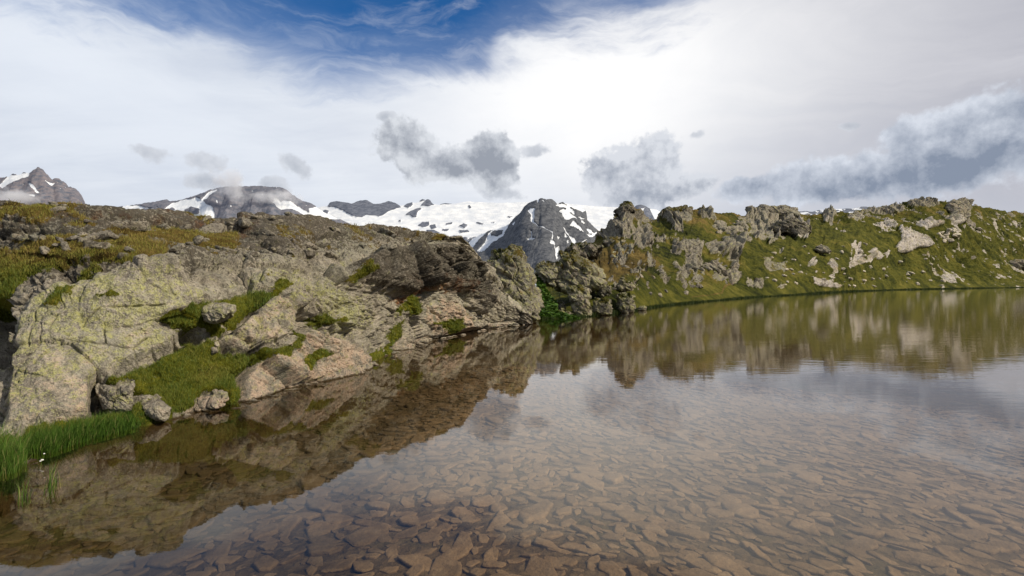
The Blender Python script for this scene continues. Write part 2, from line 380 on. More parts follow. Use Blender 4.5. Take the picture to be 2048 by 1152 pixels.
strat = np.exp(-(fbm(np.stack([(U + V * 0.75) / 60, (V - U * 0.75) / 9, 0 * U], -1), 3, 15) / 0.10) ** 2) * sst(520, 620, U) * sst(430, 520, V)
disp -= 0.05 * strat
upz = sst(560, 480, V) * (1 - so)                      # the gently sloping top: broad flat ledges instead of blocks
disp = disp + rockdisp(P, 1.7, 1) * rough * (1 - 0.75 * turf) * (1 - .85 * upz) + rockdisp(P, 0.5, 51, scales=((1, 1), (.4, .8))) * (0.35 + 0.4 * rough) * (1 - 0.85 * turf) * (1 - .75 * upz) * (1 - .75 * s1) * (1 - .5 * s2) * (1 - .5 * s3)
disp = disp + upz * (1 - .7 * turf) * (rockdisp(P * [.42, .30, .8], 1.1, 71, flat=.35, R=rot(.12, .18, .3)) * 1.15 + .12 * fbm(P * [.5, .3, 1], 4, 72))
disp = disp + (1 - upz) * (.055 * fbm(P * .8, 5, 73) + .05 * fbm(P * 3.2, 5, 74, .6, True) * (.4 + .6 * s1) + .014 * fbm(P * 11, 4, 75, .6) * (1 - turf))
disp = disp + turf * (0.05 + 0.11 * fbm(P * 2.6, 4, 21))
N = vnormals(flat, Q).reshape(P.shape)
if N[nr // 2, nc // 2, 1] > 0: N = -N; Q = Q[:, ::-1]
fade = np.ones(U.shape); fade[:20] = np.linspace(0, 1, 20)[:, None]
P = P + N * (disp * fade)[..., None]
KP, KN, KTURF, KU, KV = P.copy(), N, turf, U, V
lich = np.clip(0.42 * s1 * sst(860, 600, V) + 0.25 * s1 + 0.4 * s2 + 0.8 * sst(0, 40, sdf([(420, 560), (600, 520), (720, 570), (780, 650), (700, 690), (560, 600)], U, V)) + 0.25, 0, 1) * (1 - so)
dark = np.clip(1.5 * so + 1.0 * sst(560, 470, V + 0.10 * (U - 500)) * (1 - .6 * s1) + .15, 0, 1) - 0.5 * s1 * sst(560, 640, V)
dark = np.clip(dark + .5 * so + np.exp(-((P[..., 2] + 0.02) / 0.06) ** 2) * .6, 0, 1)
rust = np.clip(0.8 * so * sst(530, 580, V) + sst(0, 14, sdf([(755, 600), (800, 585), (880, 555), (940, 565), (930, 595), (860, 590), (810, 620), (785, 615)], U, V)) + 0.5 * sst(0, 10, sdf([(1060, 600), (1080, 590), (1080, 640), (1065, 640)], U, V)) + 0.55 * sst(-10, 20, sdf([(330, 470), (420, 440), (520, 450), (500, 475), (400, 485)], U, V)) + .62 * sst(500, 430, V), 0, 1)
pink = np.clip(spk + 0.7 * s3 + 0.55 * s2 + 0.6 * s1 * sst(620, 840, V) + 0.5 * np.exp(-((P[..., 2] - .08) / .12) ** 2) + .1, 0, 1)
dry = np.clip(sst(590, 470, V) * .95 + .25 * sst(700, 560, V) + 0.45 * sst(0, 20, sdf([(330, 770), (430, 705), (520, 700), (470, 760), (400, 790)], U, V)), 0, 1) * (1 - .7 * sst(0, 8, sdf([(270, 780), (400, 680), (430, 690), (330, 760)], U, V)))
A = lambda *c: np.stack([x.ravel() for x in c], -1)
o = link('rocky_knoll', mesh_np('rocky_knoll', P, Q, mat=M_KNOLL, attrs={'wa': A(turf, lich, dark), 'wb': A(rust, pink, dry)}))
tag(o, 'big lichen covered rock knoll with heath on top rising from the near lake shore', 'rock hill', kind='structure')

# ================================================================== RIGHT HILL
HS = [(700, 655), (1000, 650), (1060, 640), (1100, 636), (1160, 634), (1220, 627), (1267, 621), (1320, 612), (1400, 604), (1500, 595), (1600, 589), (1700, 583), (1800, 579.5), (1900, 577.5), (2048, 575), (2300, 572), (2700, 570)]
HT = [(700, 545), (900, 545), (1000, 565), (1060, 578), (1100, 560), (1130, 530), (1165, 502), (1185, 482), (1210, 452), (1232, 428), (1245, 415), (1270, 413), (1285, 424), (1300, 436), (1315, 436), (1335, 424), (1355, 420), (1385, 420), (1400, 420), (1425, 424), (1450, 424), (1490, 428), (1505, 421), (1530, 416), (1565, 417), (1600, 430), (1630, 433), (1645, 427), (1665, 422), (1700, 426), (1725, 421), (1760, 416), (1800, 414), (1830, 408), (1855, 404), (1885, 403), (1915, 404), (1930, 410), (1950, 410), (1980, 416), (2010, 422), (2048, 426), (2150, 440), (2300, 445), (2700, 470)]
hshore, htop = curve(HS), curve(HT)
ctrl = [(u, v, float(lake_d(u, v))) for u, v in HS]
ctrl += [(u, float(htop(u)), d) for u, d in ((700, 50), (900, 46), (1000, 42), (1060, 42), (1130, 60), (1185, 85), (1250, 96), (1310, 108), (1360, 118), (1420, 130), (1490, 165), (1530, 190), (1600, 215), (1660, 225), (1760, 255), (1885, 285), (1980, 330), (2048, 380), (2300, 480), (2700, 620))]
ctrl += [(1200, 560, 36), (1250, 520, 52), (1230, 480, 68), (1300, 560, 45), (1300, 500, 66), (1400, 560, 62), (1380, 505, 76), (1400, 460, 95), (1450, 540, 78), (1480, 490, 100), (1600, 550, 100), (1600, 480, 135), (1700, 540, 130), (1700, 470, 170), (1800, 540, 175), (1820, 480, 200), (1900, 540, 215), (1900, 460, 240), (2048, 540, 285), (2048, 480, 320), (1550, 460, 145), (2300, 540, 330)]
us = np.r_[np.linspace(700, 1000, 90, endpoint=False), np.linspace(1000, 2060, 1000, endpoint=False), np.linspace(2060, 2700, 120)]
P, U, V = sheet(us, htop, hshore, tps(ctrl), 300, back=30, backlen=60, backdrop=9, under=16, underlen=4.0, underdrop=2.5)
nr, nc = U.shape; Q = gridquads(nr, nc); flat = P.reshape(-1, 3)
Dm = P[..., 1]
sc = np.clip(Dm / 90.0, 0.35, 2.2)
HOUT = [  # bare rock areas on the slopes: outline, rock weight, relief in m at 100 m
    ([(1351, 495), (1366, 485), (1386, 485), (1408, 485), (1405, 500), (1400, 512), (1395, 530), (1381, 520), (1371, 512), (1356, 507)], 1, 1.6), ([(1412, 485), (1437, 483), (1442, 512), (1420, 509)], 1, 1.6), ([(1442, 478), (1464, 470), (1484, 485), (1486, 500), (1469, 513), (1441, 510)], 1, 2.0),
    ([(1473, 468), (1498, 466), (1504, 485), (1495, 490), (1478, 486)], 1, 1.5), ([(1503, 465), (1517, 461), (1533, 478), (1525, 483), (1510, 481)], 1, 1.5), ([(1292, 507), (1303, 505), (1312, 535), (1303, 541), (1294, 528)], 1, 1.0), ([(1315, 536), (1325, 534), (1342, 562), (1332, 565), (1318, 552)], 1, 0.9),
    ([(1340, 530), (1350, 525), (1375, 565), (1368, 572)], .9, .7), ([(1368, 525), (1376, 523), (1407, 560), (1400, 564)], .9, .7), ([(1797, 458), (1819, 459), (1857, 482), (1864, 493), (1831, 498), (1811, 508), (1790, 497), (1800, 480)], 1, 2.0), ([(1751, 448), (1770, 443), (1796, 452), (1790, 458), (1757, 456)], 1, 1.2),
    ([(1828, 443), (1850, 440), (1886, 450), (1880, 456), (1842, 458)], .95, 1.2), ([(1736, 502), (1750, 498), (1768, 512), (1764, 520), (1744, 514)], .95, 1.2), ([(1616, 557), (1640, 556), (1684, 570), (1680, 577), (1640, 574), (1622, 566)], .95, .8), ([(1655, 518), (1668, 516), (1678, 545), (1672, 547), (1660, 535)], 1, .6), ([(1617, 522), (1630, 513), (1637, 520), (1630, 532), (1619, 532)], 1, .5),
    ([(1722, 424), (1740, 418), (1800, 416), (1815, 424), (1780, 430), (1735, 429)], .9, 1.0), ([(1809, 411), (1840, 403), (1880, 404), (1878, 412), (1850, 419), (1815, 417)], .9, 1.2), ([(1892, 412), (1912, 403), (1934, 412), (1932, 441), (1916, 453), (1894, 444), (1899, 429)], 1, 2.2), ([(1645, 430), (1662, 422), (1672, 428), (1667, 446), (1648, 443)], .95, 1.4),
    ([(1494, 428), (1503, 418), (1525, 414), (1565, 416), (1598, 431), (1581, 436), (1545, 434), (1515, 433)], .9, 1.5), ([(1541, 456), (1552, 446), (1576, 437), (1593, 439), (1620, 453), (1613, 482), (1591, 475), (1576, 466), (1547, 466)], 1, 2.4), ([(1190, 475), (1215, 450), (1236, 428), (1260, 440), (1240, 465), (1210, 480)], .8, .8),
    ([(1317, 434), (1337, 420), (1385, 420), (1387, 440), (1368, 445), (1368, 466), (1346, 462), (1340, 448)], .95, 1.4), ([(1390, 424), (1425, 424), (1434, 441), (1407, 440)], .95, 1.2), ([(1425, 448), (1490, 452), (1492, 465), (1440, 462)], .75, .8), ([(1400, 525), (1450, 528), (1448, 545), (1410, 545)], .6, .5), ([(1265, 470), (1290, 450), (1310, 470), (1305, 495), (1275, 500)], .7, 1.0),
    ([(1310, 470), (1335, 475), (1330, 490), (1308, 490)], .75, .8), ([(1470, 430), (1515, 432), (1540, 445), (1505, 447), (1478, 440)], .6, .7), ([(1700, 430), (1730, 440), (1710, 447), (1690, 438)], .8, .8), ([(1490, 556), (1530, 560), (1525, 580), (1490, 575)], .6, .5), ([(1520, 515), (1580, 520), (1570, 545), (1530, 540)], .55, .5)]
rock = np.zeros(U.shape); disp = np.zeros(U.shape)
for poly, w, hh in HOUT:
    x0, x1 = min(p[0] for p in poly) - 12, max(p[0] for p in poly) + 12
    m = (us > x0) & (us < x1)
    s = sdf(poly, U[:, m] + wob[:nr, :1] * 0, V[:, m]) + 5.5 * fbm(np.stack([U[:, m] / 10, V[:, m] / 6, 0 * U[:, m]], -1), 4, 5)
    k = sst(-2, 3.5, s)
    rock[:, m] = np.maximum(rock[:, m], w * k); disp[:, m] += hh * (Dm[:, m] / 100) * 0.45 * k
nz = fbm(P / sc[..., None] * 0.16, 5, 44)
nz2 = fbm(P / sc[..., None] * 0.55, 4, 46)
left = sst(1560, 1300, U)
rock = np.maximum(rock, sst(0.10, 0.26, nz + 0.10 * left - 0.05 + 0.08 * sst(470, 420, V) - 0.25 * sst(560, 590, V)))
rock = np.maximum(rock, sst(0.20, 0.30, nz2 + .35 * nz + 0.16 * left - .03 - .5 * sst(575, 595, V)))
HR = rot(0.15, 0.95, 0.2)
lumpy = fbm(P / sc[..., None] * 0.12, 5, 9) * sc * 1.4 + fbm(P / sc[..., None] * 0.45, 5, 19, .55) * sc * 1.1
disp = disp + lumpy * (0.35 + .65 * sst(575, 555, V)) + rock * rockdisp(P / sc[..., None], 2.4, 61, flat=0.35, R=HR) * sc * (1.5 - .9 * sst(1600, 1700, U) * sst(440, 460, V)) + (1 - rock) * fbm(P * 1.1 / sc[..., None], 4, 23) * 0.22 * sc
N = vnormals(flat, Q).reshape(P.shape)
if N[nr // 2, nc // 2, 1] > 0: N = -N; Q = Q[:, ::-1]
edge = sst(0, 1.6, P[..., 2] / np.clip(sc, .5, 2)) * 0.95 + 0.05
P = P + N * (disp * edge)[..., None]
turf = 1 - rock
uvn0 = lambda U, V: .3 + fbm(np.stack([U / 30, V / 18, 0 * U], -1), 3, 91)
pale = sst(0, 1, sst(1560, 1620, U) * sst(430, 455, V)) 
path = np.exp(-(pdist([(1385, 593), (1420, 590), (1444, 586), (1447, 578), (1452, 571), (1470, 564)], U, V) / 1.8) ** 2)
dry = np.clip(0.75 * np.exp(-((U - 1235) / 70) ** 2 - ((V - 525) / 30) ** 2) + 0.0 + 0.32 * sst(1900, 1200, U) + .35 * sst(470, 415, V) + 0.4 * np.exp(-((U - 2040) / 40) ** 2 - ((V - 500) / 20) ** 2) + path - 0.6 * sst(560, 595, V), 0, 1)
turf = np.clip(turf - 0.0 * path, 0, 1)
dark = np.clip(0.55 * sst(1650, 1350, U) + .4 * sst(450, 415, V), 0, 1)
pinkw = np.clip(.55 * pale + path, 0, 1)
HP, HN_, HU, HV, HTURF = P.copy(), N, U, V, turf
o = link('hill', mesh_np('hill', P, Q, mat=M_HILL, attrs={'wa': A(turf, 0.35 * np.ones(U.shape), dark), 'wb': A(0.1 + 0 * U, pinkw, dry, 1 - .85 * pale * sst(.05, .3, uvn0(U, V)))}))
tag(o, 'long green hillside with scattered rock outcrops along the far right shore', 'hill', kind='structure')

# ================================================================== CRAGS AND BOULDERS (real rocks standing on the land)
def crag(name, label, cat, poly, d0, thick, lean=0.6, L=None, mat=None, seed=0, turfup=0.5, lichen=0.5, dark=0.3, pink=0.15, rust=0.1, amp=1.0, group=None, p=3.0, n=(200, 60)):
    Vv, q, tr, uu, vv = lump(poly, d0, thick, lean, n[0], n[1], p)
    N = vnormals(Vv, q); c = Vv.mean(0)
    if ((Vv - c) * N).sum(-1).mean() < 0: N = -N
    L = L or thick
    Vv = Vv + N * (rockdisp(Vv, L, seed, flat=0.45) * amp)[:, None]
    tf = turfup * sst(0.35, 0.8, N[:, 2] + 0.5 * fbm(Vv / L * 1.6, 4, seed + 3))
    k = np.ones(len(Vv))
    o = link(name, mesh_np(name, Vv - [c[0], c[1], Vv[:, 2].min()], q, tr, mat=mat or M_CRAG, attrs={'wa': A(tf, lichen * k, dark * k), 'wb': A(rust * k, pink * k, .4 * k)}), loc=(c[0], c[1], Vv[:, 2].min()))
    return tag(o, label, cat, group)
CR = [
 ('crag', 'lichen grey rock buttress rising from the water where the knoll ends', [(968, 560), (973, 519), (988, 504), (1002, 497), (1027, 495), (1044, 500), (1048, 507), (1050, 526), (1062, 541), (1072, 561), (1075, 580), (1080, 600), (1079, 626), (1068, 642), (1037, 652), (1002, 648), (980, 630)], 22.5, 1.1, .7, .9),
 ('crag', 'low rounded rock shoulder leaning behind the grey shore crag', [(1071, 536), (1081, 526), (1095, 523), (1110, 526), (1118, 545), (1112, 575), (1085, 572), (1074, 556)], 31, 1.2, .6, .9),
 ('crag', 'tall pale crag with a blunt top on the shore beside the green gully', [(1096, 556), (1103, 536), (1120, 517), (1134, 507), (1144, 504), (1154, 511), (1170, 517), (1190, 526), (1204, 541), (1214, 556), (1212, 568), (1195, 580), (1178, 590), (1144, 590), (1112, 580)], 31, 1.6, .7, 1.2),
 ('rock', 'upright grey block below the tall pale crag with its foot in the lake', [(1137, 575), (1159, 572), (1174, 580), (1181, 605), (1180, 630), (1164, 638), (1148, 625), (1138, 592)], 27.3, .6, .5, .7),
 ('boulder', 'round brown boulder on the turf below the crag\'s right shoulder', [(1196, 574), (1208, 567), (1220, 572), (1224, 581), (1216, 592), (1200, 592), (1194, 584)], 31, .45, .4, .5),
 ('rock', 'square ribbed rock standing at the waterline between two grassy gaps', [(1186, 600), (1203, 597), (1220, 601), (1222, 626), (1205, 633), (1187, 630)], 28.6, .6, .4, .6),
 ('rock', 'outermost upright rock wall at the right end of the crags by the water', [(1232, 588), (1249, 585), (1266, 593), (1268, 622), (1254, 629), (1238, 622)], 31.0, .7, .5, .6),
 ('rock', 'pair of pale upright stones above the outermost shore rock', [(1232, 570), (1243, 555), (1252, 562), (1264, 564), (1266, 580), (1249, 583), (1236, 580)], 34.5, .6, .5, .5),
 ('stone', 'slanting stone slab lying among leaves in the gully', [(1108, 607), (1120, 604), (1128, 607), (1131, 618), (1115, 619)], 28.5, .35, .4, .4),
 ('stone', 'flat pale stone at the foot of the gully just above the water', [(1116, 620), (1132, 618), (1148, 627), (1140, 632), (1124, 630)], 27.2, .35, .4, .4),
 ('rock', 'dark smooth rock dome above the shore crags', [(1125, 506), (1142, 492), (1169, 488), (1193, 489), (1206, 496), (1200, 508), (1169, 518), (1144, 516)], 52, 2.6, .8, 2.2),
 ('boulder', 'large cracked pale boulder on the slope under the pointed summit', [(1203, 487), (1217, 475), (1237, 473), (1250, 478), (1257, 487), (1267, 495), (1262, 502), (1237, 501), (1214, 499)], 68, 2.2, .7, 1.8),
 ('crag', 'dark jagged block crowning the pointed hill summit', [(1232, 430), (1236, 420), (1243, 411), (1252, 408), (1269, 412), (1273, 422), (1262, 434), (1245, 438)], 94, 2.2, .5, 2.0),
 ('crag', 'broken dark crag row on the skyline right of the pointed summit', [(1315, 440), (1322, 428), (1337, 417), (1350, 416), (1362, 418), (1382, 417), (1389, 430), (1385, 446), (1368, 456), (1345, 452), (1328, 448)], 112, 3.5, .5, 3.0),
 ('crag', 'small crag with a finger of rock on the skyline', [(1390, 428), (1400, 419), (1404, 416), (1407, 411), (1411, 418), (1420, 422), (1429, 426), (1436, 441), (1425, 448), (1402, 444)], 124, 2.8, .5, 2.4),
 ('rock', 'flat topped rock dome on the skyline above the green slope', [(1493, 430), (1502, 419), (1522, 413), (1554, 413), (1571, 414), (1582, 421), (1600, 432), (1581, 438), (1542, 436), (1512, 435)], 186, 6, .6, 4.5),
 ('crag', 'dark broken knob standing out of the green slope below the flat rock dome', [(1540, 458), (1552, 446), (1576, 436), (1594, 438), (1602, 447), (1621, 454), (1615, 468), (1610, 482), (1591, 478), (1576, 468), (1547, 468)], 142, 5, .6, 3.6),
 ('crag', 'steep pale buttress below the highest point of the right hill', [(1891, 416), (1898, 405), (1912, 402), (1932, 409), (1934, 425), (1931, 442), (1916, 454), (1896, 446), (1900, 430)], 262, 7, .7, 5.0),
 ('boulder', 'long grey boulder on the far right meadow at the edge of view', [(1994, 537), (2010, 524), (2030, 518), (2056, 519), (2076, 528), (2080, 538), (2040, 540)], 285, 9, .5, 6.0),
 ('boulder', 'smooth striped boulder on the grass above the white slabs', [(1628, 500), (1634, 494), (1643, 491), (1655, 495), (1664, 503), (1655, 507), (1636, 506)], 128, 1.8, .5, 1.6),
 ('boulder', 'lone standing stone on the meadow left of the scree', [(1448, 551), (1449, 543), (1454, 541), (1457, 545), (1456, 552)], 74, .4, .3, .6),
 ('boulder', 'flat grey boulder on the meadow close to the footpath', [(1389, 573), (1394, 568), (1402, 568), (1406, 574), (1400, 577), (1391, 576)], 58, .6, .4, .7),
 ('rock', 'single low rock poking out of the water off the shore crags', [(1274, 619), (1278, 614), (1288, 611), (1293, 615), (1292, 621), (1280, 623)], 34, .5, .3, .4),
]
for i, (nm, lb, poly, d0, th, ln, L) in enumerate(CR):
    far = d0 > 45
    darkw = .75 if 'dark' in lb else (.15 if 'pale' in lb else .35)
    crag(nm, lb, nm, poly, d0, th, ln, L, mat=M_HILL if far else M_CRAG, seed=200 + 13 * i, turfup=.55 if i < 15 else .35, lichen=.7 if not far else .35, dark=darkw, pink=.5 if 'pale' in lb or i > 16 else .15, rust=.35 if i == 0 else .1, amp=.75 if i > 12 else 1.1)
NEAR = [
 ('boulder', 'pale lichen boulder resting on the grassy ledge of the knoll', [(398, 628), (404, 616), (425, 608), (450, 606), (470, 611), (472, 622), (455, 640), (432, 650), (418, 648), (404, 642)], 7.45, .32, .5, .35, .75, .1),
 ('rock', 'notched grey rock standing above the tall shore grass', [(193, 770), (205, 766), (225, 775), (240, 770), (268, 760), (272, 768), (262, 785), (268, 815), (250, 828), (215, 830), (203, 820), (198, 795)], 6.15, .22, .3, .3, .3, .3),
 ('stone', 'small flat topped pale stone half hidden by the shore grass', [(270, 806), (285, 798), (315, 799), (328, 810), (340, 820), (330, 838), (300, 836), (274, 826)], 6.2, .2, .4, .25, .2, .2),
 ('rock', 'low reddish rock at the waterline right of the tall grass', [(356, 826), (362, 812), (385, 796), (410, 790), (430, 782), (452, 786), (450, 806), (430, 824), (400, 832), (362, 836)], 6.75, .22, .6, .3, .3, .9),
 ('stone', 'narrow stone wedged beside the big tilted slab in the turf', [(412, 690), (418, 678), (432, 672), (440, 690), (436, 705), (422, 710)], 7.35, .14, .5, .2, .4, .4),
 ('stone', 'flat pale stone lying in the water among grass at the near left corner', [(27, 932), (36, 925), (55, 922), (72, 923), (82, 930), (70, 938), (50, 942), (30, 942)], 4.72, .14, .6, .2, .1, .3),
]
for i, (nm, lb, poly, d0, th, ln, L, li, pk) in enumerate(NEAR):
    crag(nm, lb, nm, poly, d0, th, ln, L, mat=M_KNOLL, seed=400 + 11 * i, turfup=0, lichen=li, dark=.15, pink=pk, rust=.05, amp=.5, p=2.4)

def shore_stones(n, seed):
    r = np.random.default_rng(seed); ms = [stone_mesh('shore_stone', 160 + i, .5, M_KNOLL, w=(0, .2, .2, .1, .5, 0)) for i in range(4)]
    for k in range(n):
        u = r.uniform(345, 1050); d = float(lake_d(u, kshore(u))) * r.uniform(.975, 1.0); p = place(u, kshore(u), d)
        s_ = r.uniform(.03, .11) * (d / 9) ** .6
        o = link('shore_stone', ms[k % 4], loc=(p[0], p[1], -.015)); o.scale = (s_ * 1.4, s_, s_); o.rotation_euler = (0, 0, r.uniform(0, 6.28))
        tag(o, 'small stone at the waterline along the foot of the knoll', 'stone', 'waterline stones below the knoll')
# scattered boulders on the right hill: every one a thing of its own
def stone_mesh(name, seed, flat=0.6, mat=None, sub=4, w=None, amp=0.5):
    bm_v = []
    n1, n2 = 22, 14
    th = np.linspace(0, 2 * np.pi, n1, endpoint=False); ph = np.linspace(0.08, np.pi - 0.08, n2)
    D = np.stack([np.sin(ph)[:, None] * np.cos(th), np.sin(ph)[:, None] * np.sin(th), np.cos(ph)[:, None] + 0 * th], -1).reshape(-1, 3)
    r = np.random.default_rng(seed)
    pl = r.normal(size=(11, 3)); pl /= np.linalg.norm(pl, axis=1)[:, None]
    dd = r.uniform(.55, .9, 11)
    t = (dd[None] / np.maximum(D @ pl.T, 1e-3)).min(1)          # cut by random planes: angular block
    t = np.minimum(t, 1.15)
    X = D * t[:, None]
    X = X * (1 + amp * .3 * fbm(X * 2.2 + seed, 4, seed))[:, None]
    X = X * [1, r.uniform(.6, .85), flat]
    q = gridquads(n2, n1, True)[:, ::-1]
    c0 = len(X); X = np.vstack([X, X[:n1].mean(0), X[-n1:].mean(0)])
    j = np.arange(n1); j2 = (j + 1) % n1
    tr = np.vstack([np.stack([np.full(n1, c0), j, j2], -1), np.stack([np.full(n1, c0 + 1), (n2 - 1) * n1 + j2, (n2 - 1) * n1 + j], -1)])
    k = np.ones(len(X)); w = w or (0, .3, .2, .05, .3, 0)
    return mesh_np(name, X, q, tr, mat=mat, attrs={'wa': A(w[0] * k, w[1] * k, w[2] * k), 'wb': A(w[3] * k, w[4] * k, w[5] * k)})
GREY = [stone_mesh('boulder', 60 + i, .7, M_HILL) for i in range(5)]
M_PALE = rock_ground('pale_quartz_rock', 0.4, 2.0)
PALE = [stone_mesh('boulder', 80 + i, .55, M_PALE, w=(0, .1, 0, .0, .35, 0)) for i in range(5)]
hv = HP[30:-16]; hu_, hv_ = HU[30:-16], HV[30:-16]
def hillpoint(u, v):
    j = int(np.argmin(np.abs(HU[0] - u))); i = int(np.argmin(np.abs(hv_[:, j] - v)))
    return hv[i, j]
def scatter(n, box, meshes, size, label, group, seed, tilt=.3):
    r = np.random.default_rng(seed)
    for k in range(n):
        u = r.uniform(box[0], box[2]); v = r.uniform(box[1], box[3])
        if v < htop(u) + 4 or v > hshore(u) - 2: continue
        p = hillpoint(u, v); s = size * .7 * r.uniform(.45, 1.6) * (p[1] / 100) ** .5 * (1.6 if r.random() < .12 else 1)
        o = link('boulder', meshes[int(r.integers(len(meshes)))], loc=(p[0], p[1], p[2] + s * .02))
        o.scale = (s, s, s); o.rotation_euler = (r.uniform(-tilt, tilt), r.uniform(-tilt, tilt), r.uniform(0, 6.28))
        tag(o, label, 'boulder', group)
scatter(34, (1400, 524, 1452, 548), GREY, .75, 'small grey boulder in the scree above the lake meadow', 'boulders in the scree above the meadow', 1)
scatter(34, (1425, 444, 1492, 466), GREY, 1.0, 'grey boulder in the blocky field below the skyline crags', 'boulders below the skyline crags', 2)
scatter(46, (1530, 485, 1740, 575), PALE, .75, 'small white rock scattered on the green slope', 'white rocks scattered on the green slope', 3)
scatter(22, (1875, 462, 1910, 482), PALE, 1.1, 'white block in the pale cluster high on the right slope', 'white blocks high on the right slope', 4)
scatter(26, (1740, 520, 1890, 572), PALE, .8, 'flat white stone on the lower meadow slope', 'white stones on the lower meadow slope', 5)
scatter(20, (1930, 425, 2048, 470), PALE, 1.0, 'pale stone near the grassy top of the right hill', 'pale stones near the hilltop', 6)
scatter(30, (1220, 500, 1400, 590), GREY, .5, 'small grey rock on the heathery slope beneath the pointed summit', 'small rocks on the heathery slope', 7)

shore_stones(70, 9)
KGREY = [stone_mesh('rock', 140 + i, .6, M_KNOLL, w=(0, .3, .6, .1, .2, 0)) for i in range(5)]
kv = KP[36:-40]; kvv = KV[36:-40]
def loose(n, box, size, label, group, seed):
    r = np.random.default_rng(seed)
    for k in range(n):
        u = r.uniform(box[0], box[2]); v = r.uniform(box[1], box[3])
        if v < ktop(u) + 3: continue
        j = int(np.argmin(np.abs(KU[0] - u))); i = int(np.argmin(np.abs(kvv[:, j] - v))); p = kv[i, j]
        s = size * r.uniform(.4, 1.5) * (1.7 if r.random() < .15 else 1)
        o = link('rock', KGREY[int(r.integers(5))], loc=(p[0], p[1], p[2] + s * .05)); o.scale = (s * 1.4, s, s)
        o.rotation_euler = (r.uniform(-.3, .3), r.uniform(-.1, .4), r.uniform(0, 6.28))
        tag(o, label, 'rock', group)
loose(60, (0, 408, 420, 520), .10, 'dark broken rock lying in the heath on top of the knoll', 'loose rocks in the heath on the knoll', 31)
loose(40, (420, 440, 860, 520), .15, 'blackish broken rock on the rough crest of the knoll', 'loose rocks on the knoll crest', 32)
# ================================================================== MOUNTAINS
def mountain_mat(name, rockA, rockB, s):
    m, t = newmat(name)
    P = t.new('ShaderNodeNewGeometry').outputs['Position']
    S = t.new('ShaderNodeVectorMath', {0: P, 'Scale': s}, operation='SCALE').outputs[0]
    snow, warm, ice = attr(t, 'wa')
    nB = t.noise(S, 6, 8, 0.65, 0.3); nC = t.noise(S, 30, 6, 0.7)
    col = t.mix(t.step(nB, .35, .65), rockA, rockB)
    col = t.mix(t.math('MULTIPLY', t.step(nC, .5, .66), .55), col, tuple(c * .55 for c in rockA))
    col = t.mix(t.math('MULTIPLY', warm, t.step(nB, .35, .6)), col, (.22, .165, .15))
    sm = t.step(t.math('ADD', snow, t.math('ADD', t.math('MULTIPLY', t.math('SUBTRACT', nC, .5), .8), t.math('MULTIPLY', t.math('SUBTRACT', nB, .5), .6))), .42, .56)
    sn = t.mix(t.step(t.noise(S, 3, 4, .5), .3, .75), (.56, .60, .66), (.76, .78, .80))
    sn = t.mix(t.math('MULTIPLY', ice, t.step(nC, .45, .6)), sn, (.50, .54, .57))
    col = t.mix(sm, col, sn)
    finish(t, col, .8, t.bump(t.math('ADD', nB, t.math('MULTIPLY', nC, .5)), .8, .35 / s * .1), .15)
    return m
def mountain(name, label, top, d_top, vbase, d_base, us, nrow, L, amp, snowfn, mat, seed, cat='mountain', back=None, warm=0.0, ridge=.6, smooth=25.0, ribs=(), ribh=0, ribw=22.0, jag=1.5):
    tf0 = curve(top); us = np.asarray(us, float)
    j1 = lambda q: fbm(np.stack([np.asarray(q) / 9.0, 0 * np.asarray(q) + seed, 0 * np.asarray(q)], -1), 4, seed + 7, .65)
    tf = lambda q: tf0(q) + jag * j1(q)
    vb = lambda u: 0 * u + vbase
    tg = np.linspace(us[0], us[-1], 800); ker = np.hanning(2 * max(3, int(800 * smooth / (us[-1] - us[0]))) + 1); ker /= ker.sum()
    pad = len(ker) // 2; tsm = np.convolve(np.pad(tf(tg), pad, mode='edge'), ker, 'valid')
    def dep(U, V):
        ts = np.interp(U, tg, tsm)
        k = np.clip((V - ts) / (vbase - ts), -.15, 1)
        dt = d_top(U) if callable(d_top) else d_top; db = d_base(U) if callable(d_base) else d_base
        return dt * (db / dt) ** k
    P, U, V = sheet(us, tf, vb, dep, nrow, back=24, backlen=back or L * 2, backdrop=L * 1.2)
    nr, nc = U.shape; Q = gridquads(nr, nc); flat = P.reshape(-1, 3)
    N = vnormals(flat, Q).reshape(P.shape)
    if N[nr // 2, nc // 2, 1] > 0: N = -N; Q = Q[:, ::-1]
    snow, ice = snowfn(U, V, P)
    G = P / L * [1, .55, .55]
    rg = fbm(G, 7, seed, .55, True) * ridge + fbm(P / L * 2.0, 6, seed + 40, .55) * (1 - ridge) + .12 * rockdisp(P / L, .5, seed)
    kt = np.minimum(1, .45 + (V - tf(U)) / 25)
    kt[:24] = .45
    P = P + N * (rg * amp * L * (1 - .93 * np.clip(snow * 1.2, 0, 1)) * kt)[..., None]
    if ribs:
        wv_ = 7 * fbm(np.stack([U / 30, V / 30, 0 * U], -1), 4, seed + 71)
        hr = np.zeros(U.shape)
        for k_, rb in enumerate(ribs): hr = np.maximum(hr, np.clip(1 - pdist(rb, U + wv_, V) / ribw, 0, 1))
        hr2 = fbm(np.stack([U / 13 + V / 40, V / 60, 0 * U], -1), 4, seed + 72, .55, True)
        P = P + N * ((hr + .22 * hr2) * ribh * sst(0, 30, V - tf(U)))[..., None]
    o = link(name, mesh_np(name, P, Q, mat=mat, attrs={'wa': A(snow, warm + 0 * U, ice)}))
    return tag(o, label, cat, kind='structure')
def uvn(U, V, a, b, o, seed, sk=0.0): return fbm(np.stack([(U + sk * V) / a, (V) / b, 0 * U + seed], -1), o, seed)
M_PEAK = mountain_mat('peak_gneiss', (.050, .056, .068), (.125, .132, .145), 1 / 110.)
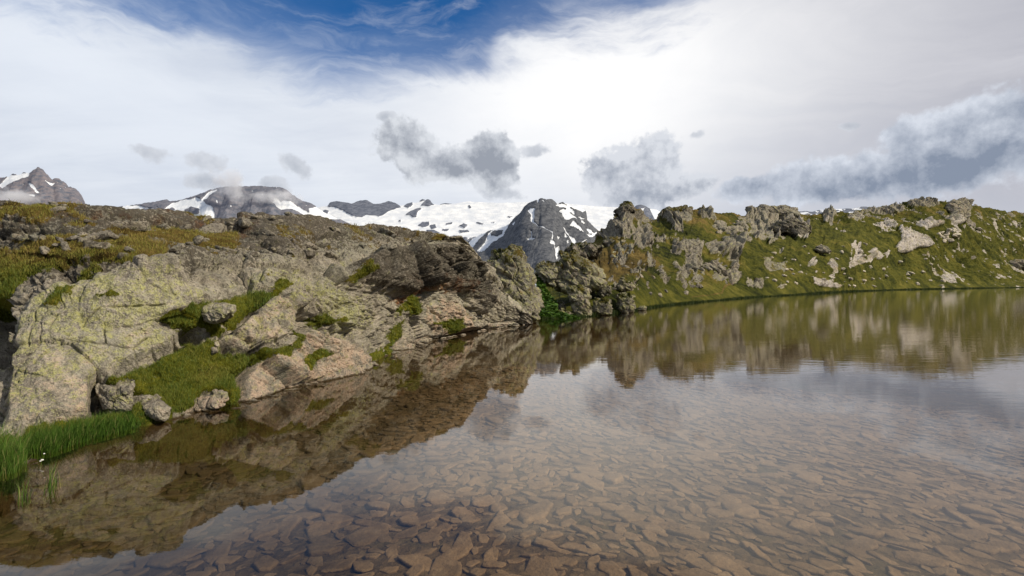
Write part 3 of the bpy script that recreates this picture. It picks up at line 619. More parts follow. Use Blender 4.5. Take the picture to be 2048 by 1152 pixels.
M_FAR = mountain_mat('far_rock_haze_blue', (.085, .10, .135), (.16, .175, .215), 1 / 260.)  # blue haze of distance is mixed into this rock colour; no air volume
# glacier dome
GT = [(560, 440), (600, 428), (640, 414), (656, 412), (660, 406), (675, 403), (690, 406), (704, 408), (722, 402), (733, 401), (748, 409), (762, 408), (778, 403), (790, 406), (800, 412), (812, 410), (822, 406), (838, 405), (846, 399), (852, 402), (858, 399), (866, 408), (880, 410), (890, 407), (905, 408), (918, 406), (935, 403), (952, 404), (975, 405), (1000, 406), (1060, 404), (1110, 405), (1180, 412), (1240, 415)]
GROCK = [[(655, 414), (662, 405), (675, 402), (690, 405), (704, 408), (722, 401), (735, 401), (748, 408), (762, 408), (778, 402), (790, 405), (806, 416), (795, 418), (778, 423), (768, 430), (758, 434), (748, 432), (735, 430), (724, 436), (706, 434), (690, 424), (670, 415)],
         [(808, 414), (815, 408), (826, 405), (826, 412), (818, 418)], [(810, 432), (822, 424), (835, 418), (845, 418), (836, 426), (834, 436), (826, 436), (820, 432)], [(842, 413), (848, 406), (856, 398), (862, 403), (869, 410), (858, 414)], [(838, 403), (846, 397), (854, 400), (842, 405)], [(643, 427), (650, 420), (659, 422), (657, 430), (646, 431)], [(880, 409), (890, 406), (908, 408), (893, 409)], [(937, 412), (941, 410), (944, 416), (940, 419)], [(797, 443), (803, 440), (803, 446)],
         [(835, 452), (846, 445), (860, 444), (858, 452), (846, 456)], [(860, 452), (872, 448), (874, 456), (862, 460)], [(852, 460), (868, 460), (884, 466), (870, 470), (856, 468)], [(892, 448), (906, 446), (905, 450), (893, 451)], [(918, 454), (928, 450), (938, 452), (930, 458)], [(918, 462), (936, 461), (940, 465), (922, 467)], [(886, 458), (900, 458), (894, 463), (884, 462)], [(950, 445), (962, 446), (972, 450), (960, 450)], [(983, 446), (990, 445), (990, 448)], [(1015, 434), (1027, 434), (1020, 437)], [(620, 428), (632, 428), (640, 440), (622, 440)]]
def gsnow(U, V, P):
    s = np.ones(U.shape); w = 2.2 * uvn(U, V, 9, 7, 4, 3)
    for pl in GROCK: s = np.minimum(s, 1 - sst(-1.0, 1.2, sdf(pl, U, V) + w))
    low = sst(462, 482, V) * sst(.0, .25, uvn(U, V, 22, 9, 4, 7, .6) + .12)
    return np.clip(s - low, 0, 1), sst(.1, .3, uvn(U, V, 40, 8, 4, 9)) * .6
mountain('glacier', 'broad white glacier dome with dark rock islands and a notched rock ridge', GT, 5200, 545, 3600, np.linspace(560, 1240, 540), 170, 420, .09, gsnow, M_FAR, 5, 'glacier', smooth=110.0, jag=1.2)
# main pyramid
PT = [(900, 520), (925, 496), (940, 482), (960, 470), (990, 460), (1012, 452), (1022, 447), (1034, 434), (1043, 427), (1050, 414), (1058, 407), (1066, 404), (1075, 401), (1083, 397.5), (1095, 399), (1105, 399.5), (1111, 405), (1116, 411), (1122, 408), (1128, 405.5), (1136, 409), (1146, 413), (1155, 414), (1168, 419), (1172, 425), (1160, 427), (1164, 434), (1172, 440), (1180, 448), (1190, 458), (1200, 465), (1215, 474), (1235, 490), (1262, 512)]
PSN = [[(1106, 415), (1116, 410), (1125, 409), (1138, 415), (1147, 426), (1148, 431), (1136, 431), (1140, 436), (1150, 437), (1152, 443), (1140, 446), (1131, 451), (1124, 446), (1120, 438), (1114, 430), (1118, 428), (1130, 428), (1126, 422), (1114, 420)], [(1128, 407), (1140, 410), (1160, 414), (1170, 420), (1164, 426), (1150, 420), (1136, 412)],
       [(1136, 460), (1142, 452), (1150, 460), (1160, 466), (1170, 472), (1178, 470), (1182, 474), (1166, 478), (1158, 478), (1150, 470)], [(1120, 460), (1126, 466), (1134, 474), (1144, 484), (1150, 490), (1144, 492), (1134, 484), (1124, 472)], [(1120, 478), (1124, 476), (1130, 488), (1142, 494), (1130, 490), (1121, 486)], [(1172, 458), (1180, 462), (1186, 468), (1178, 468)], [(1183, 470), (1192, 466), (1190, 472), (1182, 476)], [(1156, 436), (1166, 440), (1160, 441)], [(1161, 443), (1167, 448), (1162, 446)],
       [(1066, 430), (1070, 428), (1075, 427), (1073, 434), (1071, 446), (1072, 454), (1068, 452), (1069, 440), (1066, 434)], [(1046, 426), (1054, 420), (1055, 422), (1048, 428)], [(1060, 482), (1066, 480), (1073, 482), (1068, 485), (1060, 485)], [(1045, 453), (1049, 451), (1050, 456)], [(1093, 492), (1098, 496), (1102, 505), (1106, 502), (1112, 499), (1113, 505), (1110, 515), (1112, 520), (1108, 524), (1104, 512), (1098, 502), (1092, 496)], [(1076, 400), (1079, 400), (1079, 410), (1077, 406)], [(1086, 402), (1088, 404), (1088, 410)],
       [(955, 505), (968, 494), (975, 480), (978, 470), (985, 462), (1005, 452), (1020, 447), (1012, 462), (1008, 475), (995, 485), (980, 495), (966, 508)], [(925, 500), (938, 488), (950, 474), (975, 465), (960, 478), (950, 492), (940, 504)], [(1026, 449), (1031, 445), (1030, 451)], [(1108, 480), (1112, 484), (1109, 486)], [(1126, 496), (1130, 494), (1130, 499), (1126, 500)]]
PSL = [[(1072, 452), (1082, 458), (1086, 462), (1092, 472), (1096, 480), (1095, 490)], [(1066, 468), (1066, 482)], [(1146, 500), (1172, 488)], [(1166, 482), (1174, 488)]]
PHOLE = [[(982, 468), (992, 462), (1008, 461), (1006, 470), (996, 476), (984, 474)], [(962, 484), (972, 476), (972, 488), (964, 492)]]
def psnow(U, V, P):
    s = np.zeros(U.shape); w = 2.4 * uvn(U, V, 7, 7, 4, 13) + 1.2 * uvn(U, V, 3, 3, 2, 14)
    for pl in PSN: s = np.maximum(s, sst(-1.6, .4, sdf(pl, U, V) + w))
    for ln in PSL: s = np.maximum(s, .85 * np.exp(-(pdist(ln, U + w * .5, V) / 1.0) ** 2))
    for pl in PHOLE: s = np.minimum(s, 1 - sst(-.5, 1, sdf(pl, U, V) + w))
    return s, 0 * s
def pd_top(U): return 2500 + 250 * np.abs((U - 1085) / 100.)
def pd_base(U): return 1900 - 260 * np.exp(-((U - 1070) / 45.) ** 2)
mountain('mountain', 'dark grey pyramid peak with snow streaks on its right flank above the notch', PT, pd_top, 560, pd_base, np.linspace(900, 1262, 460), 260, 190, .11, psnow, M_PEAK, 25, ridge=.8, jag=3.0, ribh=26, ribw=20, ribs=[[(1083, 398), (1068, 430), (1040, 480), (1010, 540)], [(1088, 399), (1100, 440), (1096, 490), (1085, 550)], [(1108, 404), (1128, 440), (1158, 480), (1190, 530)], [(1100, 440), (1125, 490), (1140, 550)]])
# massif on the left
MT = [(180, 432), (236, 416), (250, 413), (278, 411), (290, 408), (310, 406), (335, 400), (343, 404), (356, 402), (366, 400), (395, 391), (420, 382), (440, 377), (455, 376), (480, 374), (505, 373), (520, 372), (535, 374), (560, 375), (568, 378), (585, 390), (605, 402), (622, 407), (634, 415), (650, 425), (700, 450)]
MSN = [[(240, 420), (250, 412), (280, 413), (300, 418), (330, 422), (345, 408), (375, 398), (395, 395), (405, 402), (420, 385), (440, 378), (432, 392), (420, 402), (410, 404), (420, 418), (432, 424), (434, 445), (320, 445), (330, 425), (300, 422)], [(548, 415), (555, 406), (575, 412), (600, 420), (625, 430), (640, 440), (600, 432), (560, 424)], [(440, 377), (428, 380), (410, 386), (372, 398), (395, 390)], [(618, 420), (634, 414), (660, 424), (680, 440), (620, 440)]]
MRK = [[(280, 411), (335, 399), (343, 408), (335, 416), (312, 420), (292, 417)], [(372, 425), (388, 418), (402, 422), (404, 434), (388, 432), (376, 436)], [(336, 420), (348, 416), (354, 422), (342, 424)], [(366, 401), (395, 391), (420, 383), (410, 391), (385, 399)]]
def msnow(U, V, P):
    w = 2.5 * uvn(U, V, 9, 8, 4, 33); s = np.zeros(U.shape)
    for pl in MSN: s = np.maximum(s, sst(-1, 1.2, sdf(pl, U, V) + w))
    for pl in MRK: s = np.minimum(s, 1 - sst(-1, 1.2, sdf(pl, U, V) + w))
    s = np.maximum(s, .8 * sst(.30, .40, uvn(U, V, 5, 9, 3, 35)))
    return s, sst(.05, .3, uvn(U, V, 10, 6, 4, 36))
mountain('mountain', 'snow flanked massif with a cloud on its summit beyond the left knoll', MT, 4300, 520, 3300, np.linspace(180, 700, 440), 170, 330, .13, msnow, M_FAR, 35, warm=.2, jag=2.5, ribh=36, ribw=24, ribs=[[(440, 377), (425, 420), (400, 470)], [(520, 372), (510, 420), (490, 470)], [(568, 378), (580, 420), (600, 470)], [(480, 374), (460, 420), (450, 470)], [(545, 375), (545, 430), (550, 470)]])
LT = [(-500, 400), (-200, 380), (-60, 366), (0, 358), (18, 354), (28, 348), (36, 351), (50, 346), (62, 346), (70, 340), (78, 336), (86, 339), (96, 350), (106, 362), (112, 358), (117, 357), (124, 362), (130, 366), (138, 374), (148, 376), (158, 382), (165, 395), (172, 412), (190, 440)]
def lsnow(U, V, P):
    w = 3 * uvn(U, V, 9, 6, 4, 43, .8); s = np.zeros(U.shape)
    for pl in ([(0, 372), (20, 352), (62, 344), (60, 355), (30, 368), (8, 380)], [(90, 366), (100, 366), (112, 368), (104, 374)], [(62, 395), (75, 392), (74, 398)], [(62, 370), (70, 372), (82, 388), (76, 388)]): s = np.maximum(s, sst(-1, 1.2, sdf(pl, U, V) + w))
    return np.maximum(s, .7 * sst(.30, .42, uvn(U, V, 6, 6, 3, 45))), 0 * s
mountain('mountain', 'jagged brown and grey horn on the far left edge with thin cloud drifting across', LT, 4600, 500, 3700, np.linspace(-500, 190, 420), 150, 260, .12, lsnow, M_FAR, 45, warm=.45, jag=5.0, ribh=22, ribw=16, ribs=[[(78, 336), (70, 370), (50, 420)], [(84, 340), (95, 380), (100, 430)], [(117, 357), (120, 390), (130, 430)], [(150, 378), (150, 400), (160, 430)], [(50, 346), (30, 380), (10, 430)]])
def bsnow(U, V, P):
    return sst(-.02, .12, uvn(U, V, 18, 4, 4, 53, -1.5)), 0 * U
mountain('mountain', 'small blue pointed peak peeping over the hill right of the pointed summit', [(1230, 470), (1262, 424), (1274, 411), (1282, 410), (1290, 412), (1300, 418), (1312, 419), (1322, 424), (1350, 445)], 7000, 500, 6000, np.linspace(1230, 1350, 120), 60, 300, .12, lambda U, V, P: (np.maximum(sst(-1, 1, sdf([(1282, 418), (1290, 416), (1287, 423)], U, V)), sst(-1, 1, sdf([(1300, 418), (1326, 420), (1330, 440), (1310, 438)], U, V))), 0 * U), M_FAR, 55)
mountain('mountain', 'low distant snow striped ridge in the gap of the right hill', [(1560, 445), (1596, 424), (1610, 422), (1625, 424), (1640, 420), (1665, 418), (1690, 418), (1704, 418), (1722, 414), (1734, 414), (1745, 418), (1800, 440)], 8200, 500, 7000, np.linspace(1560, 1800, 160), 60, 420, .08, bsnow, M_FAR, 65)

# ================================================================== CLOUDS TOUCHING THE MOUNTAINS (real vapour)
def vapour(name, dens, fs, lo, hi, grey=.9):
    m, t = newmat(name)
    tc = t.new('ShaderNodeTexCoord').outputs['Object']
    ln = t.new('ShaderNodeVectorMath', {0: tc}, operation='LENGTH').outputs['Value']
    n = t.new('ShaderNodeTexNoise', {'Vector': t.new('ShaderNodeNewGeometry').outputs['Position'], 'Scale': fs, 'Detail': 5.0, 'Roughness': .62}).outputs[0]
    d = t.math('SUBTRACT', t.math('ADD', t.math('MULTIPLY', t.math('SUBTRACT', n, .5), 3.2), .75), ln)
    dn = t.math('MULTIPLY', t.step(d, lo, hi), dens)
    v = t.new('ShaderNodeVolumePrincipled', {'Color': (grey, grey, grey + .02, 1), 'Density': dn, 'Anisotropy': .2})
    t.new('ShaderNodeOutputMaterial', {1: v.outputs[0]}); return m
th_, ph_ = np.linspace(0, 2 * np.pi, 32, endpoint=False), np.linspace(.02, np.pi - .02, 17)
SPH = np.stack([np.sin(ph_)[:, None] * np.cos(th_), np.sin(ph_)[:, None] * np.sin(th_), np.cos(ph_)[:, None] + 0 * th_], -1)
def cloud(label, u, v, d, ru, rv, thick, mat):
    o = link('cloud', mesh_np('cloud', SPH, gridquads(17, 32, True)[:, ::-1], mat=mat))
    o.location = place(u, v, d); o.scale = (ru / F * d, thick, rv / F * d); o.rotation_euler = (0, 0, -math.atan((u - 1024) / F))
    return tag(o, label, 'cloud')
M_VAP = vapour('cloud_vapour', .018, 1 / 170., .0, .7, .985)
cloud('grey cloud plume rising from the summit of the snowy massif', 463, 364, 3900, 44, 46, 130, M_VAP)
cloud('flat cloud cap draped over the top of the snowy massif', 520, 392, 3900, 85, 22, 120, M_VAP)
cloud('thin mist drifting across the jagged horn at the left edge', 35, 395, 4100, 60, 30, 100, M_VAP)
# ================================================================== LAKE BED
def bed_z(x, y):
    d = np.hypot(x, y)
    z = -0.32 - 0.035 * np.clip(d - 3, 0, 30) - 0.05 * np.clip(x, 0, 20) * np.clip(d - 4, 0, 10) / 10
    return z + 0.05 * fbm(np.stack([x * .6, y * .6, 0 * x], -1), 4, 71)
rr = np.r_[np.linspace(0.05, 14, 200), np.geomspace(14.3, 700, 60)]; aa = np.linspace(-math.pi, math.pi, 360, endpoint=False)
X = rr[:, None] * np.sin(aa); Y = rr[:, None] * np.cos(aa)
Z = bed_z(X, Y) + 0.025 * fbm(np.stack([X * 5, Y * 5, 0 * X], -1), 4, 72)
m, t = newmat('lake_silt')
Pp = t.new('ShaderNodeNewGeometry').outputs['Position']
n1 = t.noise(Pp, 7, 8, .7); n2 = t.noise(Pp, 1.3, 4, .6); vv = t.vor(Pp, 14)
c = t.ramp(n1, [(.3, (.045, .034, .021)), (.5, (.105, .081, .052)), (.7, (.17, .134, .092))])
c = t.mix(t.math('MULTIPLY', t.step(n2, .5, .7), .5), c, (.055, .058, .022))
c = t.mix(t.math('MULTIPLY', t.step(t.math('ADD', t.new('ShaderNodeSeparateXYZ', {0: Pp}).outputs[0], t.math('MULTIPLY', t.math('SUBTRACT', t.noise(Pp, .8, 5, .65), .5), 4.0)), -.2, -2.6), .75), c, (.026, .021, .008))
finish(t, c, .9, t.bump(t.math('ADD', n1, t.math('MULTIPLY', vv, .4)), 1, .08), .1)
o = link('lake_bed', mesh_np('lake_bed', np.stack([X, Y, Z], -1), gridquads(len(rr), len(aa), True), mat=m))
tag(o, 'brown silty lake bed seen through the shallow clear water', 'lake bed', kind='structure')
# stones on the bed
m, t = newmat('sunken_stone')
Pp = t.new('ShaderNodeNewGeometry').outputs['Position']
at = t.new('ShaderNodeObjectInfo').outputs['Random']
n1 = t.noise(Pp, 9, 7, .65); n2 = t.noise(Pp, 45, 4, .7); n3 = t.vor(Pp, 3.2, out=1)
c = t.ramp(n1, [(.3, (.10, .070, .043)), (.5, (.165, .121, .081)), (.7, (.25, .195, .14))])
c = t.mix(.45, c, t.mix(t.new('ShaderNodeSeparateColor', {0: n3}).outputs[0], (.085, .065, .040), (.22, .165, .112)))
c = t.mix(t.math('MULTIPLY', t.step(n2, .52, .68), .5), c, (.07, .052, .03))
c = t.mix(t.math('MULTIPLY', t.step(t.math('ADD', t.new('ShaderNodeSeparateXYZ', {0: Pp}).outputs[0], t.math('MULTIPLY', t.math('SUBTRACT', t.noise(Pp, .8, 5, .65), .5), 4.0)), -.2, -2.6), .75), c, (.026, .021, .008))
finish(t, c, .85, t.bump(t.math('ADD', n1, t.math('MULTIPLY', n2, .4)), .8, .03), .15)
M_SUNK = m
NTH, NPH = 40, 13
def plate_mesh(name, seed, mat):
    r = np.random.default_rng(seed)
    th = np.linspace(0, 2 * np.pi, NTH, endpoint=False)
    n = int(r.integers(5, 8)); a = np.linspace(0, 2 * np.pi, n, endpoint=False) + r.uniform(-.35, .35, n); dist = r.uniform(.62, 1.0, n)
    rad = 1 / np.maximum((np.cos(th[:, None] - a[None]) / dist[None]).max(1), .55)
    hh = r.uniform(.16, .30)
    prof = np.array([(.04, 1), (.35, 1), (.62, 1), (.80, .98), (.91, .86), (.97, .62), (1.0, .25), (1.0, -.2), (.97, -.6), (.9, -.85), (.7, -1), (.35, -1), (.04, -1)])
    X = np.stack([prof[:, 0][:, None] * (rad * np.cos(th))[None], prof[:, 0][:, None] * (rad * np.sin(th))[None], prof[:, 1][:, None] * hh + 0 * th[None]], -1).reshape(-1, 3)
    tx, ty = r.uniform(-.18, .18, 2)
    X[:, 2] += np.where(X[:, 2] > 0, tx * X[:, 0] + ty * X[:, 1], 0)
    X = X + .09 * np.stack([fbm(X * 1.8 + seed, 4, seed), fbm(X * 1.8 + seed + 9, 4, seed + 1), .8 * fbm(X * 2.2 + seed, 5, seed + 2)], -1)
    X[:, 1] *= r.uniform(.62, .95)
    q = gridquads(NPH, NTH, True)[:, ::-1]; c0 = len(X); X = np.vstack([X, X[:NTH].mean(0), X[-NTH:].mean(0)])
    j = np.arange(NTH); j2 = (j + 1) % NTH
    tr = np.vstack([np.stack([np.full(NTH, c0), j, j2], -1), np.stack([np.full(NTH, c0 + 1), (NPH - 1) * NTH + j2, (NPH - 1) * NTH + j], -1)])
    return mesh_np(name, X, q, tr, mat=mat)
SUNK = [plate_mesh('sunken_stone', 120 + i, M_SUNK) for i in range(16)]
def slab_co(me):
    a = np.empty(len(me.vertices) * 3, f32); me.vertices.foreach_get('co', a); return a.reshape(-1, 3)
cell = {}
spots = []
r = np.random.default_rng(5)
for k in range(42000):
    d = math.sqrt(r.uniform(1.6 ** 2, 15.0 ** 2)); a = r.uniform(-1.02, 1.0)
    x, y = d * math.sin(a), d * math.cos(a)
    u = 1024 + x / max(y, .3) * F
    if y < 1.5: continue
    if u < 1060 and y > float(lake_d(max(u, -400), kshore(max(u, -400)))) + .15: continue
    big = r.random()
    s = r.uniform(.03, .07) if big < .5 else (r.uniform(.07, .125) if big < .94 else r.uniform(.14, .18))
    if k < 60: s = r.uniform(.14, .20)
    ok = True
    ci, cj = int(math.floor(x / .5)), int(math.floor(y / .5))
    for i in (-1, 0, 1):
        for j in (-1, 0, 1):
            for (x2, y2, s2) in cell.get((ci + i, cj + j), ()):
                if (x - x2) ** 2 + (y - y2) ** 2 < (.66 * (s + s2)) ** 2: ok = False; break
    if not ok: continue
    cell.setdefault((ci, cj), []).append((x, y, s)); spots.append((x, y, s, d))
spots.sort(key=lambda q: -q[2] / q[3])
merged_v, merged_q, merged_t, nv = [], [], [], 0
cos_ = [slab_co(me) for me in SUNK]
tq = gridquads(NPH, NTH, True)[:, ::-1]; c0 = NPH * NTH; jj = np.arange(NTH); j2 = (jj + 1) % NTH
tt = np.vstack([np.stack([np.full(NTH, c0), jj, j2], -1), np.stack([np.full(NTH, c0 + 1), (NPH - 1) * NTH + j2, (NPH - 1) * NTH + jj], -1)])
for k, (x, y, s, d) in enumerate(spots):
    i = int(r.integers(16)); zr = r.normal(-.8 if x > .5 else 0.1, .5 if x > .5 else 1.2)
    sc3 = (s * r.uniform(1.05, 1.6), s * r.uniform(.8, 1.15), s * r.uniform(.5, .9)); rx, ry = r.uniform(-.09, .09, 2)
    zz = float(bed_z(np.array(x), np.array(y))) + s * .04
    if k < 290:
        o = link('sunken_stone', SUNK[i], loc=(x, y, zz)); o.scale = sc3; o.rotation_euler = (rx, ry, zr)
        tag(o, 'flat brown stone lying on the shallow lake bed', 'stone', 'submerged stones on the lake bed')
    else:
        w = (cos_[i] * sc3) @ rot(rx, ry, zr).T + [x, y, zz]
        merged_v.append(w); merged_q.append(tq + nv); merged_t.append(tt + nv); nv += len(w)
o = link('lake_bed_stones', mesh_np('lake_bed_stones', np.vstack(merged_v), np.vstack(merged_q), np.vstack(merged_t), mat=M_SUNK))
tag(o, 'litter of smaller brown stones paving the lake bed under the water', 'stones', kind='stuff')

# ================================================================== WATER
m, t = newmat('lake_water')
Pp = t.new('ShaderNodeNewGeometry').outputs['Position']
sx = t.new('ShaderNodeSeparateXYZ', {0: Pp})
mp = t.new('ShaderNodeMapping', {'Vector': Pp, 'Rotation': (0, 0, .25), 'Scale': (.45, 1.3, 1)}).outputs[0]
w1 = t.noise(mp, 5.0, 4, .55, .3); w2 = t.noise(mp, 1.1, 3, .5); w3 = t.noise(Pp, .11, 3, .5)
calm = t.math('ADD', .22, t.math('MULTIPLY', t.step(t.math('ADD', t.math('ADD', t.math('MULTIPLY', sx.outputs[0], .045), t.math('MULTIPLY', sx.outputs[1], .02)), w3), .55, 1.3), .9))
hh = t.math('MULTIPLY', t.math('ADD', t.math('MULTIPLY', w1, .35), t.math('MULTIPLY', w2, .65)), calm)
nm = t.bump(hh, .22, .02)
gl = t.new('ShaderNodeBsdfGlossy', {'Color': (1, 1, 1, 1), 'Roughness': .012, 'Normal': nm})
tr = t.new('ShaderNodeBsdfTransparent', {'Color': (.93, .86, .72, 1)})
inc = t.new('ShaderNodeNewGeometry').outputs['Incoming']
ct = t.math('ABSOLUTE', t.new('ShaderNodeVectorMath', {0: inc, 1: nm}, operation='DOT_PRODUCT').outputs['Value'])
fr = t.math('ADD', .021, t.math('MULTIPLY', .979, t.math('POWER', t.math('SUBTRACT', 1.0, ct, clamp=True), 4.5)))
mx = t.new('ShaderNodeMixShader', {0: fr, 1: tr.outputs[0], 2: gl.outputs[0]})
t.new('ShaderNodeOutputMaterial', {0: mx.outputs[0]})
a = np.linspace(-math.pi, math.pi, 96, endpoint=False); rr = np.array([.01, 5, 30, 120, 700.])
W = np.stack([rr[:, None] * np.sin(a), rr[:, None] * np.cos(a), 0 * rr[:, None] + 0 * a], -1)
o = link('lake', mesh_np('lake', W, gridquads(5, 96, True), mat=m))
tag(o, 'calm clear mountain lake mirroring the rocks and clouds', 'lake', kind='structure')

# ================================================================== GRASS
def grass_mat(name, stops, sub=.25):
    m, t = newmat(name)
    r0, r1, _ = attr(t, 'wa')
    c = t.ramp(r0, stops)
    b = t.new('ShaderNodeBsdfPrincipled', {'Base Color': c, 'Roughness': .6, 'Specular IOR Level': .25})
    tl = t.new('ShaderNodeBsdfTranslucent', {'Color': c})
    mx = t.new('ShaderNodeMixShader', {0: sub, 1: b.outputs[0], 2: tl.outputs[0]})
    t.new('ShaderNodeOutputMaterial', {0: mx.outputs[0]}); return m
def blades(B, h, w, lean, rnd, dirn=None):
    """tapered bent blades as one mesh"""
    n = len(B); r = np.random.default_rng(n)
    a = r.uniform(0, 2 * np.pi, n)
    side = np.stack([np.cos(a), np.sin(a), 0 * a], -1) * (w / 2)[:, None]
    b = r.uniform(0, 2 * np.pi, n); bend = np.stack([np.cos(b), np.sin(b), 0 * b], -1)
    if dirn is not None: bend = bend * .6 + np.asarray(dirn)[None] * .8
    up = np.array([0, 0, 1.])
    p1 = B + up * (h * .55)[:, None] + bend * (h * lean * .3)[:, None]
    p2 = B + up * (h * (1 - .25 * lean))[:, None] + bend * (h * lean)[:, None]
    V = np.stack([B - side, B + side, p1 + side * .7, p1 - side * .7, p2], 1).reshape(-1, 3)
    i = np.arange(n)[:, None] * 5
    return V, i + np.array([[0, 1, 2, 3]]), i + np.array([[3, 2, 4]]), np.repeat(np.stack([rnd, rnd * 0, rnd * 0], -1), 5, 0)
M_G1 = grass_mat('shore_sedge', [(0, (.030, .065, .008)), (.5, (.060, .13, .014)), (.85, (.12, .20, .03)), (1, (.26, .24, .09))])
M_G2 = grass_mat('turf_grass', [(0, (.07, .12, .016)), (.4, (.18, .195, .030)), (.7, (.28, .23, .05)), (1, (.32, .22, .085))])
M_G3 = grass_mat('far_sedge', [(0, (.014, .026, .004)), (.5, (.035, .058, .008)), (1, (.10, .11, .02))])
r = np.random.default_rng(3)
# turf on the knoll
w = (KTURF * (KTURF > .5))[36:-40]
w = w / np.maximum(1, 1)
idx = r.choice(w.size, 90000, p=(w / w.sum()).ravel())
Bp = KP[36:-40].reshape(-1, 3)[idx] + r.normal(0, .012, (90000, 3)) * [1, 1, .2]
dd = dry_k = None
rows = KV[36:-40].ravel()[idx]; cols = KU[36:-40].ravel()[idx]
dryk = np.clip(sst(600, 480, rows) * .72 + .3 * sst(0, 20, sdf([(330, 770), (430, 705), (520, 700), (470, 760), (400, 790)], cols, rows)), 0, 1)
rnd = np.clip(r.uniform(0, .5, len(Bp)) + dryk * .55 + .35 * fbm(Bp * 1.6, 3, 2), 0, 1)
h = r.uniform(.02, .085, len(Bp)) * (Bp[:, 1] / 8) ** .5 * np.clip(.9 + 1.6 * fbm(Bp * 2.2, 3, 6), .25, 2.2)
Vb, qb, tb, ab = blades(Bp - [0, 0, .01], h, np.clip(.0045 * Bp[:, 1] / 7, .004, .02), r.uniform(.2, .9, len(Bp)), rnd)
o = link('turf_grass', mesh_np('turf_grass', Vb, qb, tb, mat=M_G2, attrs={'wa': ab})); tag(o, 'short olive and rusty turf grass growing over the rock knoll', 'grass', kind='stuff')
# tall sedge along the near shore
def along(poly, n, seed, hmin, hmax, lift=0.0):
    r = np.random.default_rng(seed); x0, y0 = np.min(poly, 0); x1, y1 = np.max(poly, 0)
    u = r.uniform(x0, x1, n * 3); v = r.uniform(y0, y1, n * 3)
    k = sdf(poly, u, v) > 0; u, v = u[k][:n], v[k][:n]
    d = lake_d(u, v); p = place(u, v, d)
    return p, r.uniform(hmin, hmax, len(u)) * (.55 + .45 * np.clip(sdf(poly, u, v) / 6, 0, 1)), r
B1, h1, r1 = along([(40, 912), (50, 880), (120, 858), (200, 850), (330, 812), (336, 836), (250, 862), (170, 882), (100, 906)], 13000, 1, .06, .25)
B2, h2, r2 = along([(-160, 975), (-160, 890), (0, 884), (44, 900), (50, 935), (20, 950), (-40, 955)], 3500, 2, .12, .34)
B3, h3, _ = along([(28, 1000), (40, 985), (60, 990), (52, 1005)], 26, 3, .1, .2)
B4, h4, _ = along([(75, 985), (100, 950), (120, 965), (100, 1000)], 30, 4, .12, .26)
Ba = np.vstack([B1, B2, B3, B4]); ha = np.r_[h1, h2, h3, h4]
rn = np.r_[np.clip(r.normal(.48, .28, len(B1)), 0, 1), np.clip(r.normal(.7, .2, len(B2) + len(B3) + len(B4)), 0, 1)]
Ba[:, 2] = np.maximum(-.06, 0) - .05
Vb, qb, tb, ab = blades(Ba, ha + .05, r.uniform(.004, .008, len(Ba)), r.uniform(.1, .75, len(Ba)), rn, dirn=(.55, -.2, 0))
o = link('shore_sedge', mesh_np('shore_sedge', Vb, qb, tb, mat=M_G1, attrs={'wa': ab})); tag(o, 'tall bright green sedge at the near water\'s edge', 'grass', kind='stuff')
# sedge fringe on the far shore and leafy gully
us_ = np.r_[r.uniform(1085, 1300, 5000), r.uniform(1300, 2048, 12000)]
vs_ = hshore(us_) + r.normal(.3, .5, len(us_)) * np.clip(1.4 - (us_ - 1100) / 900, .3, 1.4)
d_ = lake_d(us_, np.maximum(vs_, vh(us_) + 4)); p_ = place(us_, vs_, d_); p_[:, 2] = -.05
hh_ = r.uniform(.15, .45, len(us_)) * np.clip(d_ / 60, .7, 2.0) * (.4 + 1.2 * np.clip(fbm(p_ / np.clip(d_ / 25, 1, 9)[:, None] * .35, 3, 5) + .35, 0, 1))
Vb, qb, tb, ab = blades(p_, hh_, .008 + d_ * .0006, r.uniform(.1, .5, len(us_)), np.clip(r.normal(.3, .25, len(us_)), 0, 1))
o = link('sedge_fringe', mesh_np('sedge_fringe', Vb, qb, tb, mat=M_G3, attrs={'wa': ab})); tag(o, 'dark green sedge fringe along the far waterline', 'grass', kind='stuff')
# leafy plants in the gully
def leaves(n, poly, dep, seed, size):
    r = np.random.default_rng(seed); pl = np.asarray(poly, float)
    u = r.uniform(pl[:, 0].min(), pl[:, 0].max(), n * 3); v = r.uniform(pl[:, 1].min(), pl[:, 1].max(), n * 3)
    k = sdf(poly, u, v) > 0; u, v = u[k][:n], v[k][:n]
    c = place(u, v, dep(u, v) + r.uniform(-.25, .1, len(u))); n = len(c)
    a = r.uniform(0, 6.28, n); ti = r.uniform(-.6, .6, n); s = size * r.uniform(.5, 1.3, n)
    d1 = np.stack([np.cos(a), np.sin(a), ti], -1) * s[:, None]; d2 = np.stack([-np.sin(a), np.cos(a), r.uniform(-.5, .5, n)], -1) * (s * .8)[:, None]
    Vl = np.stack([c - d1, c - d1 * .2 + d2, c + d1 * .7 + d2 * .5, c + d1, c + d1 * .7 - d2 * .5, c - d1 * .2 - d2], 1).reshape(-1, 3)
    i = np.arange(n)[:, None] * 6
    rn = np.repeat(np.clip(r.normal(.45, .25, n), 0, .9), 6)
    return Vl, np.vstack([i + np.array([[0, 1, 2, 3]]), i + np.array([[0, 3, 4, 5]])]), np.stack([rn, rn * 0, rn * 0], -1)
gd = lambda u, v: np.interp(v, [545, 590, 625, 640], [31.5, 29.0, 26.6, 25.8])
Vl, ql, al = leaves(2600, [(1070, 545), (1084, 560), (1100, 590), (1112, 602), (1116, 622), (1150, 632), (1160, 638), (1080, 640), (1078, 600)], gd, 4, .10)
